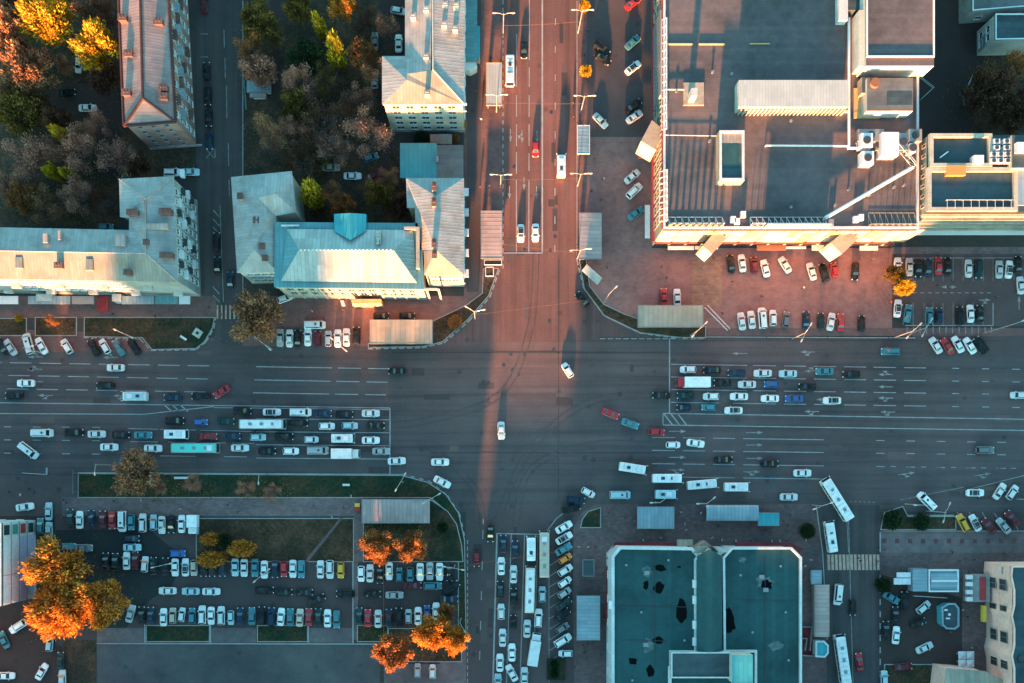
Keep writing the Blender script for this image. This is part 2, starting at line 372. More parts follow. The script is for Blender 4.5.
# upper left
area('courtyard',[(-300,-400),(118,-400),(196,150),(196,178),(119,178),(119,226),(-300,226)],.012,'soil')
area('courtyard',[(243,-400),(383,-400),(383,135),(407,178),(407,225),(243,225)],.012,'soil')
area('path',[(276,-300),(292,-300),(284,100),(268,100)],.016,'asphalt_dark')
area('path',[(383,-300),(405,-300),(405,60),(392,140),(384,215),(376,215)],.016,'asphalt_dark')
area('path',[(50,84),(118,84),(124,150),(112,178),(96,178),(96,118),(50,116)],.016,'asphalt_dark')
area('pavement',[(464,-400),(503,-400),(503,265),(491,296),(472,318),(446,338),(424,346),(268,346),(243,346),(243,296),(464,296)],.02,'pave_brown')
area('pavement',[(467,-400),(481,-400),(481,268),(479,292),(467,292)],.024,'asphalt_mid')
area('pavement',[(-300,296),(216,296),(216,318),(-300,318)],.02,'pave_brown')
area('car_park',[(-300,318),(150,334),(150,352),(-300,352)],.014,'pave_brown')
area('lawn',[(-60,318),(27,318),(27,336),(-60,336)],0,'grass_dry',.12)
area('lawn',[(35,317),(77,317),(77,336),(35,336)],0,'grass_dry',.12)
area('lawn',[(84,317),(215,317),(213,328),(205,342),(196,349),(152,350),(142,338),(84,337)],0,'grass',.12)
area('lawn',[(432,321),(432,345),(443,342),(468,320),(489,296),(499,268),(483,268),(482,293),(466,305)],0,'grass_dry',.12)
area('lawn',[(368,343),(432,343),(432,345),(422,347),(368,348)],0,'grass',.12)
# upper right
area('car_park',[(587,-400),(652,-400),(652,137),(587,137)],.02,'asphalt_mid')
area('plaza',[(586,137),(652,137),(652,248),(892,248),(892,334),(640,334),(606,318),(590,294),(586,262)],.02,'pave_red')
area('plaza',[(692,256),(722,256),(722,306),(692,306)],.024,'pave_tan')  # sunlight reflected off the mall glass, painted as a lighter paving rectangle
area('pavement',[(577,-400),(587,-400),(587,262),(592,294),(586,292),(578,258)],.03,'pave_brown')
area('lawn',[(578,256),(586,256),(590,286),(604,304),(625,314),(640,319),(640,326),(706,326),(706,338),(680,338),(640,333),(604,316),(584,289)],0,'grass_dry',.12)
area('car_park',[(892,250),(1500,250),(1500,326),(915,326),(897,318),(892,308)],.02,'asphalt_mid')
area('pavement',[(706,328),(1500,328),(1500,336),(706,336)],.026,'pave_brown')
area('pavement',[(892,247),(1500,247),(1500,254),(892,254)],.028,'pave_grey')
area('car_park',[(912,336),(1500,336),(1500,356),(924,356)],.016,'asphalt_mid')
area('yard',[(905,-400),(1500,-400),(1500,140),(905,140)],.012,'asphalt_dark')
area('garden',[(985,55),(1200,55),(1200,136),(978,136),(972,110)],.02,'soil')
# lower left
area('pavement',[(-300,478),(62,478),(62,520),(-300,520)],.012,'asphalt_mid')
area('lawn',[(78,473),(402,475),(428,482),(446,494),(459,513),(465,540),(466.5,640),(458,640),(458,562),(452,520),(440,506),(430,498),(78,498)],0,'grass_green',.12)
area('pavement',[(62,497),(362,497),(362,516),(62,516)],.03,'pave_grey')
area('pavement',[(354,497),(363,497),(363,562),(354,562)],.034,'pave_grey')
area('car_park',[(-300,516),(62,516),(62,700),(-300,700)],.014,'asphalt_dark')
area('car_park',[(55,514),(458,514),(458,646),(55,646)],.018,'asphalt_lot')
area('car_park',[(56,530),(150,530),(186,560),(170,588),(150,600),(126,628),(56,628)],.021,'asphalt_wet')  # darker asphalt sheet over the left part of the car park
area('lawn',[(196,518),(354,518),(354,562),(196,562)],0,'grass_dry',.12)
area('lawn',[(363,500),(432,500),(448,511),(457,524),(462,545),(463.5,562),(363,562)],0,'grass',.13)
area('path',[(304,562),(340,518),(343,518),(308,562)],.128,'pave_dark')
for x0,x1 in ((146,210),(257,308),(357,388)):
    area('lawn',[(x0,625),(x1,625),(x1,642),(x0,642)],0,'grass_green',.12)
area('lawn',[(388,628),(462,628),(462,662),(388,662)],0,'grass_dry',.12)
for x0,x1 in ((97,145),(211,256),(308,353)):
    area('pavement',[(x0,628),(x1,628),(x1,643),(x0,643)],.026,'slab')
area('car_park',[(97,644),(380,644),(380,900),(97,900)],.022,'concrete_lot')
area('garden',[(63,640),(96,640),(96,900),(63,900)],.022,'soil')
area('pavement',[(440,640),(466,640),(466,900),(384,900),(384,664),(440,664)],.022,'slab')
area('path',[(353,562),(358,562),(358,640),(353,640)],.03,'pave_grey')
# lower right
area('pavement',[(596,504),(810,504),(817,516),(822,552),(826,640),(832,900),(572,900),(572,530),(582,512)],.03,'pave_dark')
area('car_park',[(549,522),(573,514),(574,690),(549,690)],.033,'asphalt_lot')
area('lawn',[(580,528),(582,519),(588,511),(601,507),(601,528)],0,'grass_green',.14)
area('plaza',[(880,530),(1500,530),(1500,900),(1010,900),(960,700),(962,600),(880,576)],.02,'pave_dark')
area('plaza',[(880,531),(1500,531),(1500,553),(880,553)],.024,'slab')
area('car_park',[(880,574),(962,598),(962,700),(880,700)],.024,'asphalt_dark')
area('lawn',[(884,512),(903,506),(908,516),(956,516),(956,530),(880,530)],0,'grass',.12)
area('car_park',[(956,512),(1500,512),(1500,531),(956,531)],.02,'asphalt_lot')
area('lawn',[(884,664),(936,664),(936,760),(884,760)],0,'grass',.12)

# repairs in the asphalt: squared patches, sealed trenches, covers
rp=MB(); rr_=random.Random(5)
def patch(x0,y0,x1,y1,z,m):
    p=[P(x0,y0),P(x1,y0+rr_.uniform(-.5,.5)),P(x1+rr_.uniform(-.6,.6),y1),P(x0,y1)]
    rp.add([(a_,b_,z) for a_,b_ in ccw(p)],[(0,1,2,3)],m)
for i in range(46):
    x=rr_.uniform(0,1020); y=rr_.uniform(345,500); w=rr_.uniform(4,26); h_=rr_.uniform(2.5,8); patch(x,y,x+w,y+h_,.0105+i*.0004,i%2)
for i in range(14):
    x=rr_.uniform(505,572); y=rr_.uniform(0,330); patch(x,y,x+rr_.uniform(2.5,8),y+rr_.uniform(5,24),.0105+i*.0004,i%2)
for i in range(10):
    x=rr_.uniform(470,540); y=rr_.uniform(520,680); patch(x,y,x+rr_.uniform(3,9),y+rr_.uniform(5,24),.0105+i*.0004,i%2)
for x0,y0,x1,y1 in ((392,352,668,353.2),(430,452,660,453.3),(558,260,559.2,500),(0,474,390,475),(700,340,1000,341)): patch(x0,y0,x1,y1,.030,0)
for i in range(34):
    x=rr_.choice([rr_.uniform(0,1020),rr_.uniform(480,570)]); y=rr_.uniform(345,500) if rr_.random()<.7 else rr_.uniform(60,330)
    if y<340: x=rr_.uniform(508,570)
    c_=P(x,y); rp.add([(c_[0]+.42*math.cos(t*PI/5),c_[1]+.42*math.sin(t*PI/5),.032) for t in range(10)],[tuple(range(10))],2)
asphalt('patch_dark',(.064,.050,.051)); asphalt('patch_light',(.108,.081,.080))
rp.build('road_patches',['patch_dark','patch_light','dark_metal'])['kind']='structure'
# tyre rubber laid down along the turning paths
tm=MB()
def tyre(pts,z):
    pts=[Vector(P(*q)) for q in pts]; out=[]
    for i in range(len(pts)-1):
        for t in range(6):
            p0=pts[max(i-1,0)]; p1=pts[i]; p2=pts[i+1]; p3=pts[min(i+2,len(pts)-1)]; u=t/6
            out.append(.5*((2*p1)+(p2-p0)*u+(2*p0-5*p1+4*p2-p3)*u*u+(3*p1-p0-3*p2+p3)*u**3))
    out.append(pts[-1])
    for off in (-.75,.75):
        for i in range(len(out)-1):
            d=(out[i+1]-out[i]).normalized(); n=Vector((-d.y,d.x)); a_=out[i]+n*off; b_=out[i+1]+n*off; w_=.16
            tm.add([(*(a_-n*w_),z),(*(b_-n*w_),z),(*(b_+n*w_),z),(*(a_+n*w_),z)],[(0,1,2,3)])
for k,q in enumerate(([(536,255),(530,330),(500,395),(430,420),(392,425)],[(392,452),(440,456),(475,490),(484,530)],[(668,395),(590,402),(530,450),(497,520)],[(515,530),(530,470),(590,445),(652,445)])): tyre(q,.0335+k*.0005)
asphalt('tyre_rubber',(.082,.063,.064)); tm.build('tyre_marks',['tyre_rubber'])['kind']='structure'
# ---------------------------------------------------------------- road markings (all paint in one sheet layer)
ZM=.042
mk=MB()
def line(x0,y0,x1,y1,w=1.0,m=0,z=ZM):
    a=Vector(P(x0,y0)); b=Vector(P(x1,y1)); d=(b-a); n=Vector((-d.y,d.x)).normalized()*w/8
    mk.add([(a.x-n.x,a.y-n.y,z),(b.x-n.x,b.y-n.y,z),(b.x+n.x,b.y+n.y,z),(a.x+n.x,a.y+n.y,z)],[(0,1,2,3)],m)
def dashes(segs,y0,y1,xa,xb,w=.8,m=0):
    for s,e in segs:
        f=lambda x:y0+(y1-y0)*(x-xa)/(xb-xa)
        line(s,f(s),e,f(e),w,m)
def vdash(x0,x1,ya,yb,segs,w=.8,m=0):
    for s,e in segs:
        f=lambda y:x0+(x1-x0)*(y-ya)/(yb-ya)
        line(f(s),s,f(e),e,w,m)
def arrow(x,y,ang,L=17,turn=0,m=1):
    """lane arrow, head at x,y pointing along ang (degrees, image sense: 90 is up)"""
    c,s=math.cos(math.radians(ang)),math.sin(math.radians(ang))
    q=lambda u,v:(x+(u*c-v*s),y-(u*s+v*c))
    line(*q(-L,0),*q(-5,0),.8,m,ZM+.001)
    a=[P(*q(-5.5,-1.7)),P(*q(0,0)),P(*q(-5.5,1.7))]
    mk.add([(p[0],p[1],ZM) for p in a],[(0,1,2)],m)
    if turn:
        line(*q(-L*.75,0),*q(-L*.5,turn*2.2),.8,m,ZM+.002)
        a=[P(*q(-L*.55,turn*1.2)),P(*q(-L*.28,turn*3.4)),P(*q(-L*.62,turn*3.8))]
        mk.add([(p[0],p[1],ZM+.003) for p in a],[(0,1,2)],m)
seg=[(10+29.6*i,31.5+29.6*i) for i in range(-3,7)]+[(256,332),(338,361),(368,389)]
dashes(seg,362.7,368.8,10,389,.85); dashes([(a-1.5,b-1.5) for a,b in seg],375.4,382.3,10,389,.85); dashes([(a-3,b-3) for a,b in seg],388.8,395,10,389,.85)
line(-60,402,256,406,.9); line(256,406,390,408,.9); line(-60,413.2,144,414.3,.9); line(144,414.3,214,406.5,.9); line(214,407.6,390,409.6,.7)
for x in (164,172,180): line(x,404.8,x+8,411.5,1.2)
ed=[(-20,-13),(4,11),(33,41),(62,70),(92,100),(122,130),(143,166),(173,196),(203,226),(233,254)]
dashes(ed[:5],426.8,427.5,0,130,.8); dashes([(128,158),(160,196),(200,254)],428.6,431.5,128,256,.7); dashes(ed[:5],439.8,441,0,130,.8)
dashes([(130,158),(168,196),(203,226),(232,254)],441.5,443.5,128,256,.7); dashes(ed[:5],453,454.5,0,130,.8); dashes([(160,196),(224,247)],455.5,457,130,256,.7)
for y in (419,432,445,458.3): line(256,y-.3,390,y+.8,.8)
line(390,408,390,476,1.1)
for x,y in ((27,369.5),(103,357.5),(113,395.8),(38,395.5),(28,357)): arrow(x,y,180,15,1 if y>390 else -1)
for x,y in ((28,369.2),(30,381.7)): arrow(x,y,180,13)
# right arm
line(669.5,338,669.5,413,1.1)
ws=[(784,806),(814,836),(844,866),(873.5,896),(904,926)]; sh=[(952,959),(982,989),(1012,1020),(1042,1050)]
for x0,y0,x1,y1,first in ((671,364.3,1020,369.3,[(671,747),(753,776)]),(671,377,1020,382,[(671,747),(753,776)]),(671,389.5,1020,394.5,[(671,747),(753,776)]),(671,402.3,1020,407.5,[(671,719),(733,776)])):
    dashes(first+ws+sh,y0,y1,x0,x1,.85)
line(663,413.4,1100,420.5,.95); line(663,425,1100,431.6,.95); line(663,413.4,663,425,.9)
for x in (664,671,678): line(x,414,x+8.5,425,1.3)
wd=[(652,675),(683,705),(713,735),(743,824)]; sd=[(876+30.3*i,884.5+30.3*i) for i in range(6)]
for a,b in ((437.3,442.6),(450.3,455),(463.6,468.5)): dashes(wd+sd,a,b,652,1020,.8)
dashes([(652,735),(743,824)],476.8,479,652,824,.75); dashes([(876+15*i,881+15*i) for i in range(11)],466.3,468.5,876,1030,.7)
line(970,489,1030,474,.8,1); dashes([(850+4.5*i,852+4.5*i) for i in range(6)],501.5,502.5,850,880,.6,1); line(900,500,964,487,.5,1)
for x,y in ((686,431.3),(763,432.6),(763,445),(686,457.3),(763,458.4)): arrow(x,y,0,17)
for x,y in ((685,470),(760,471.8),(915,472.5),(991,473.5)): arrow(x,y,8 if x>900 else 0,17,-1)
for x,y in ((732,353.5),(878,386.8),):  arrow(x,y,180,15)
for x,y,t in ((800,352,1),(878,374.5,-1),(804,371,-1),(878,398,1),(816,399.5,1),(804,411.5,1),(880,412,1)): arrow(x,y,180,15,t)
# upper street
line(542.3,-60,542.3,253,1.5); line(503,253,543,253,1.1)
vdash(516.6,516.4,0,250,[(34,60),(66,87),(95,117),(124,146),(152,174),(180,252)]); vdash(529.4,528.8,0,250,[(-30,60),(67,87),(95,117),(124,146),(153,171),(180,252)])
vdash(555.5,554.8,0,250,[(-10,-3),(18,25),(46,53),(74,81),(102,110),(131,139),(159,166),(188,196),(216,224),(245,252)],.8)
for i in range(-3,34): line(503,i*8,503,i*8+4.4,.9)
for x,y,t in ((510.5,142,0),(522,143,-1),(524,190,0),(536.5,199,0),(509.5,199,0),(537,144,0)): arrow(x,y,270,13,t)
# lower street
line(497,533,492.5,700,1.5); line(497,533.5,546,534.5,1.1); line(511.3,534,506,700,.8); line(524.6,535,519.5,700,.8); line(538,536,534.5,640,.7)
vdash(483.3,479,519,683,[(519,524),(530,539),(561,570),(591,600),(621,630),(651,660)],.8); line(547,531,556,519,.8); line(556,519,566,511,.8)
for i in range(22): line(467.5,540+i*6.6,467.5,544+i*6.6,.8)
for i in range(11): line(549,566+i*10.6,560,559+i*10.6,.6,1)
line(549,570,549,684,.6,1)
for s0,s1,xx in ((30,48,224),(58,78,225),(86,118,226.5),(143,166,228.3),(180,196,229)): line(xx,s0,xx+.4,s1,.7,1)
for y_ in (34,57): line(200,y_,208,y_,.6,1)
line(206,149,214,158,.7,1); line(214,149,206.5,158,.7,1); line(215,149,215,158,.7,1)
for y_ in (210,219,227,287,295): line(213,y_,219.5,y_+7,.9,1)
line(220,205,223.5,302,.6,1)
# zebra crossings
for i in range(14): line(828.5+i*3.8,554.5,829.0+i*3.8,570,2.7,2)
for i in range(6): line(217.5+i*4.2,305,217.5+i*4.2,319,1.7,2)
line(848.5,520,853,683,.6,1); line(846,505,848.5,552,.6,1)
# car park bays, upper right
line(894,258,1040,258,.6); line(905,325.5,993,325.5,.8); line(993,303,993,326,.8)
for x in (913,924,933,943,953,963,973,983,993,1003,1014): line(x,258,x,281,.5,1)
for x in (903,913,924,933,943,953,963,973,983): line(x,303,x,325,.5,1)
for i in range(11): line(913+i*7.4,292.8,917+i*7.4,292.9,.6)
arrow(957,287,0,10); arrow(991,300,0,12,-1); arrow(941,287,180,8); arrow(1019,296,90,14)
for i in range(14): line(907+i*6.5,327,907+i*6.5,333.5,.9,1)
line(957,512,967,530,.6); line(969,512,980,530,.6); line(982,512,992,530,.6); line(994,513,1006,530,.6); line(1010,515,1018,530,.6)
for i in range(12):
    for s in (2.6,):
        x=884+i*13.0; line(x-2.2,541,x+2.2,541,4.6,3)
# kerb blocks painted white along the corner curves
mk.build('road_markings',['paint_line','paint_worn','paint_zebra','tile_red'])['kind']='structure'
kb=MB()
def kerb_run(pts, on=5.2, off=2.6, w=1.1):
    for (x0,y0),(x1,y1) in zip(pts,pts[1:]):
        L=math.hypot(x1-x0,y1-y0); d=0
        while d<L:
            e=min(d+on,L); a=P(x0+(x1-x0)*d/L,y0+(y1-y0)*d/L); b=P(x0+(x1-x0)*e/L,y0+(y1-y0)*e/L)
            kb.bar((*a,.0),(*b,.0),w/4,.16); d=e+off
kerb_run([(577,260),(583.5,288),(604,315.5),(640,333),(680,338.8),(706,338.8)]); kerb_run([(368,348.8),(422,347.8),(444,343),(469,321),(490,297),(500,268)])
kerb_run([(84,337.6),(140,339),(151,350.5),(196,349.7),(206,342),(214,328),(216,317)]); kerb_run([(402,474),(429,481),(447.5,495.5),(459.5,514),(465.5,540)],4,5)
kerb_run([(78,472.6),(402,474.4)],60,.6,.8); kerb_run([(97,643.4),(380,644)],200,.1,1.2); kerb_run([(353,562),(353,643)],90,.1,1.4)
kerb_run([(145,624),(145,643)],60,.1,1.2); kerb_run([(210.6,624),(210.6,643)],60,.1,1.2); kerb_run([(308.5,624),(308.5,643)],60,.1,1.2)
kerb_run([(880,532),(880,552)],60,.1); kerb_run([(884,531),(1040,531)],150,.1,.8); kerb_run([(908,515.3),(954,515.3)],60,.1,1.1); kerb_run([(880,575),(880,682)],6,6,1)
kerb_run([(600,338.8),(706,338.8)],5.2,2.6,.8); kerb_run([(706,337),(915,338)],60,1,.8); kerb_run([(577,-60),(577,256)],60,1,.8); kerb_run([(243,-60),(243,296)],60,1,.8)
kerb_run([(816,505),(822.5,552),(827,640)],60,.5,1.0)
kb.build('kerb',['kerb'])['kind']='structure'
surf('silt',(.085,.12,.125),.9,.5,.9,2,.2)
# ---------------------------------------------------------------- buildings
class Bld:
    """a building given by the outline of its eaves in the photograph and a height"""
    def __init__(s,name,label,cat,poly,h,group=None):
        s.h=h; s.poly=ccw([R(x,y,h) for x,y in poly]); s.pp=poly
        cx=sum(p[0] for p in s.poly)/len(s.poly); cy=sum(p[1] for p in s.poly)/len(s.poly)
        s.e=thing(name,label,cat,(cx,cy,0),0,group)
    def walls(s,mat,h=None,poly=None,over=.35,name='wall',z0=0,plinth=None):
        pl=s.poly if poly is None else ccw([R(x,y,h) for x,y in poly])
        h=s.h if h is None else h
        pl=inset(pl,over) if over else pl
        mb=MB(); mb.prism(pl,z0,h-.02)
        s.w=pl; o=mb.build(name,[mat],s.e)
        if plinth:
            m2=MB(); m2.prism(inset(pl,-.12),0,1.2); m2.build('plinth',[plinth],s.e)
        return o
    def slab(s,mat,h=None,poly=None,th=.25,name='roof',lift=0):
        pl=s.poly if poly is None else ccw([R(x,y,h) for x,y in poly]); h=(s.h if h is None else h)+lift
        mb=MB(); mb.prism(pl,h-th,h,bottom=True); return mb.build(name,[mat],s.e)
    def faces(s,fs,mats,name='roof',idx=None,parent=None,th=.12):
        mb=MB()
        for i,f in enumerate(fs):
            pts=[(*R(x,y,z),z) for x,y,z in f]
            a=area2([(p[0],p[1]) for p in pts])
            if a<0: pts.reverse()
            mb.add(pts,[tuple(range(len(pts)))],idx[i] if idx else 0)
        return mb.build(name,mats if isinstance(mats,list) else [mats],parent or s.e,fixn=False)
    def parapet(s,mat,h=None,poly=None,hi=.9,th=.4,name='parapet'):
        pl=s.poly if poly is None else ccw([R(x,y,h) for x,y in poly]); h=s.h if h is None else h
        inn=inset(pl,th); n=len(pl); mb=MB(); z0=h-.3; z1=h+hi
        mb.add([(x,y,z0) for x,y in pl]+[(x,y,z1) for x,y in pl]+[(x,y,z1) for x,y in inn]+[(x,y,h-.02) for x,y in inn],
               [f for i in range(n) for f in ((i,(i+1)%n,n+(i+1)%n,n+i),(n+i,n+(i+1)%n,2*n+(i+1)%n,2*n+i),(2*n+i,2*n+(i+1)%n,3*n+(i+1)%n,3*n+i))])
        return mb.build(name,[mat],s.e)
    def box(s,x0,y0,x1,y1,z0,z1,mat,name,mt=None,parent=None,rot=None):
        """box whose TOP face spans the given rectangle in the photograph"""
        pl=[R(x0,y0,z1),R(x1,y0,z1),R(x1,y1,z1),R(x0,y1,z1)]
        mb=MB(); mb.prism(pl,z0,z1,0,1 if mt else 0); return mb.build(name,[mat,mt] if mt else [mat],parent or s.e)
    def pbox(s,poly,z0,z1,mat,name,mt=None,parent=None):
        mb=MB(); mb.prism([R(x,y,z1) for x,y in poly],z0,z1,0,1 if mt else 0); return mb.build(name,[mat,mt] if mt else [mat],parent or s.e)
    def windows(s,a,b,floors,z0,dz,n,w,hgt,frame='frame_white',pane='pane',m0=1.0,skip=(),lit=(),name='window'):
        """rows of windows on the wall from world point a to b; outside lies to the right of a->b"""
        a=Vector(a); b=Vector(b); d=(b-a); L=d.length; d.normalize(); rz=math.atan2(d.y,d.x)
        key=(w,hgt,frame)
        if key not in _wcache:
            f=MB(); t=.09
            for x0,x1,zz0,zz1 in ((-w/2-t,w/2+t,-t,0),(-w/2-t,w/2+t,hgt,hgt+t),(-w/2-t,-w/2,0,hgt),(w/2,w/2+t,0,hgt)): f.box(x0,x1,-.10,.02,zz0,zz1)
            f.box(-.035,.035,-.07,.02,0,hgt)
            f.box(-w/2-.16,w/2+.16,-.24,.02,-t-.07,-t-.002)
            _wcache[key]=f.mesh('window',[frame])
        for fl in range(floors):
            for i in range(n):
                if (fl,i) in skip: continue
                p=a+d*(m0+(L-2*m0)*(i+.5)/n)-Vector(s.e.location[:2])
                o=obj(name,_wcache[key],s.e,(p.x,p.y,z0+dz*fl),rz)
                pk=(w,hgt,pane)
                if pk not in _wcache:
                    q=MB(); q.box(-w/2,w/2,-.045,.015,0,hgt); _wcache[pk]=q.mesh('pane',[pane])
                obj('pane',_wcache[pk],o)
    def edge(s,i): n=len(s.w); return s.w[i%n],s.w[(i+1)%n]
    def find(s,side):
        """longest wall facing a compass side (outward normal)"""
        best=None
        for i in range(len(s.w)):
            a,b=s.edge(i); d=Vector(b)-Vector(a); L=d.length
            n=Vector((d.y,-d.x))/max(L,1e-6); t={'s':(0,-1),'n':(0,1),'e':(1,0),'w':(-1,0)}[side]
            k=n.x*t[0]+n.y*t[1]
            if k>.8 and (best is None or L>best[0]): best=(L,a,b)
        return best[1],best[2]
_wcache={}
def chimney(b,x,y,h,sx=.7,sy=1.6,hi=1.6,mat='brick_dark'):
    X,Y=R(x,y,h+hi); mb=MB(); mb.box(X-sx,X+sx,Y-sy/2,Y+sy/2,h-2.5,h+hi); mb.box(X-sx-.12,X+sx+.12,Y-sy/2-.12,Y+sy/2+.12,h+hi,h+hi+.14,1)
    for k in (-.4,.4): mb.box(X+sx*k-.15,X+sx*k+.15,Y-.2,Y+.2,h+hi+.14,h+hi+.4,1)
    return mb.build('chimney',[mat,'brick_dark' if 'brick' in mat else 'concrete'],b.e)
def wall_boxes(b,a,c,items,name,mat):
    """boxes hung on the wall a->c: (distance, z, width, height, depth)"""
    a=Vector(a); c=Vector(c); d=(c-a).normalized(); n=Vector((d.y,-d.x))
    for dist,z,w,hh,dep in items:
        p=a+d*dist; mb=MB(); q=[p-d*w/2+n*.003,p+d*w/2+n*.003,p+d*w/2+n*dep,p-d*w/2+n*dep]
        mb.prism([(v.x,v.y) for v in q],z,z+hh,bottom=True); mb.build(name,[mat],b.e)

# 1 brick block, upper left
b=Bld('apartment_block','long brown brick apartment block with ridged roof at the upper left','building',[(114,-120),(124,126),(176,122),(162,-120)],17)
b.walls('brick'); h=17
b.faces([[(114,-120,h),(124,126,h),(143,98,h+2.6),(137,-120,h+2.6)],[(124,126,h),(176,122,h),(143,98,h+2.6)],[(176,122,h),(162,-120,h),(137,-120,h+2.6),(143,98,h+2.6)]],'roof_brown')
rb=MB()
for p,q,z0,z1 in (((137.6,-118),(143,98),h+2.6,h+2.6),((143,98),(124,126),h+2.6,h),((143,98),(176,122),h+2.6,h),((124,126),(176,122),h,h),((114,-118),(124,126),h,h),((176,122),(162,-118),h,h)):
    rb.tube((*R(*p,z0),z0+.1),(*R(*q,z1),z1+.1),.34,n=5)
rb.build('ridge_cap',['ridge'],b.e)
for x,y in ((122,17),(158,21),(128,53),(163,87),(126,92),(163,96),(158,-20)): chimney(b,x,y,18,.9,1.3,1.3)
a,c=b.find('e'); b.windows(a,c,5,1.6,3.1,15,1.3,1.6,m0=.6)
a,c=b.find('s'); b.windows(a,c,5,1.6,3.1,3,.9,1.3,frame='plaster_grey')
a,c=b.find('e')
L=(Vector(c)-Vector(a)).length
wall_boxes(b,a,c,[(3.5+k*5.1,1.2+3.1*f,2.4,1.1,1.0) for k in range(7) for f in range(1,5) if (k*3+f)%3==0],'balcony','shelter_blue_y')
wall_boxes(b,a,c,[(6+k*5.1,1.2+3.1*f,2.2,1.0,.9) for k in range(7) for f in range(1,5) if (k+f)%3==1],'balcony','brick_dark')
a,c=b.find('s'); wall_boxes(b,a,c,[(6.5,.02,13,.9,.25)],'plinth','plaster_grey')

# 2 L-shaped block
pl=[(-60,226),(129,230),(129,218),(120,217),(119,179),(174,176),(178,282),(-60,278)]
b=Bld('apartment_block','L-shaped old apartment block with patched grey sheet roof and shops below','building',pl,19)
b.walls('plaster_grey',plinth='concrete'); h=19; k=h+1.7
b.faces([[(-60,226,h),(129,230,h),(129,245,h+1.2),(145,253,k),(-60,249,k)]],'roof_grey_x')
b.faces([[(-60,278,h),(178,282,h),(147,253.5,k),(-60,250,k)]],'roof_tan_x')
b.faces([[(178,282,h),(174,176,h),(147,200,k),(147,253.5,k)],[(119,179,h),(120,217,h),(129,218,h),(129,245,h+1.2),(145,253,k),(147,253.5,k),(144.5,200,k)]],'roof_grey_y')
b.faces([[(119,179,h),(174,176,h),(147,200,k),(144.5,200,k)]],'roof_grey_x')
rb=MB()
for p,q,z0,z1 in (((-58,249.7),(146,253.3),k,k),((146,253.3),(146,200),k,k),((146,253.3),(178,282),k,h),((146,200),(119,179),k,h),((146,200),(174,176),k,h)): rb.tube((*R(*p,z0),z0+.06),(*R(*q,z1),z1+.06),.16,n=5)
rb.build('ridge_cap',['shelter_grey_x'],b.e)
for x,y,w in ((132,212,1.2),(165,211,1.3),(166,255,1.4),(127,272,.7),(58,265,.8),(146,242,.6)): chimney(b,x,y,20.3,w,1.2,1.0)
for x,y in ((18.5,262),(89,264)):
    b.box(x-3.5,y-5,x+3.5,y+6,19.2,20.6,'roof_tan_x','roof_dormer')
for x,y,w,l in ((45,238,2.2,9),(59,235,1.2,9),(120,240,5,11),(157,226,11,5)): b.box(x-w,y-l/2,x+w,y+l/2,19.4,21.1,'shelter_grey_x','roof_dormer')
a,c=b.find('e'); b.windows(a,c,5,2.2,3.4,9,1.2,1.7,m0=1.5)
wall_boxes(b,a,c,[(2.6+kk*4.0,1.9+3.4*f,1.9,1.1,.9) for kk in range(7) for f in range(1,5) if (kk*2+f)%3==0],'balcony','panel_white')
wall_boxes(b,a,c,[(4.3+kk*6.0,1.9+3.4*f,1.6,1.1,.8) for kk in range(4) for f in range(1,5) if (kk+f)%2==0],'balcony','dark_metal')
a,c=b.find('s'); b.windows(a,c,4,5.2,3.4,13,1.3,1.8,m0=14)
a=Vector(a); L=(Vector(c)-a).length
wall_boxes(b,a,c,[(L-4-j*5.2,4.3+3.4*f,2.2,1.0,1.0) for j in range(9) for f in range(4) if (j*2+f)%4==0],'balcony','plaster_white')
for x0,x1,mm in ((-30,18,'white_metal'),(28,70,'shelter_blue_x'),(72,94,'grey_metal'),(97,108,'red_canopy'),(122,154,'shelter_blue_x'),(155,178,'roof_teal_x'),(179,190,'white_metal')):
    b.box(x0,296,x1,304 if mm!='red_canopy' else 312,3.0,3.3,mm,'shop_canopy'); 
for x0,x1 in ((112,121),(36,52)): b.box(x0,294,x1,301,0,3.6,'plaster_white','shop_porch')

# 3 pale hipped building
pl=[(231,177),(292,171),(296,212),(276,216),(278,272),(237,273)]
b=Bld('apartment_block','pale plastered building with grey hipped roof left of the hall','building',pl,14)
b.walls('plaster_white',plinth='concrete'); h=14; k=16.4
b.faces([[(231,177,h),(237,273,h),(254,250,k),(258,198,k)],[(278,272,h),(276,216,h),(266,222,k-.6),(258,198,k),(254,250,k)]],'roof_grey_y')
b.faces([[(231,177,h),(292,171,h),(276,194,k),(258,198,k)],[(292,171,h),(296,212,h),(276,194,k)],[(296,212,h),(276,216,h),(266,222,k-.6),(258,198,k),(276,194,k)]],'roof_grey_x'); b.faces([[(237,273,h),(278,272,h),(254,250,k)]],'roof_grey_x')
for x,y in ((240,196),(262,246),(265,258),(256,220)): chimney(b,x,y,15,.6,1.3,1.2,'brick')
a,c=b.find('s'); b.windows(a,c,3,2.2,3.6,4,1.2,1.7)
a,c=b.find('w'); b.windows(a,c,3,2.2,3.6,6,1.2,1.7)

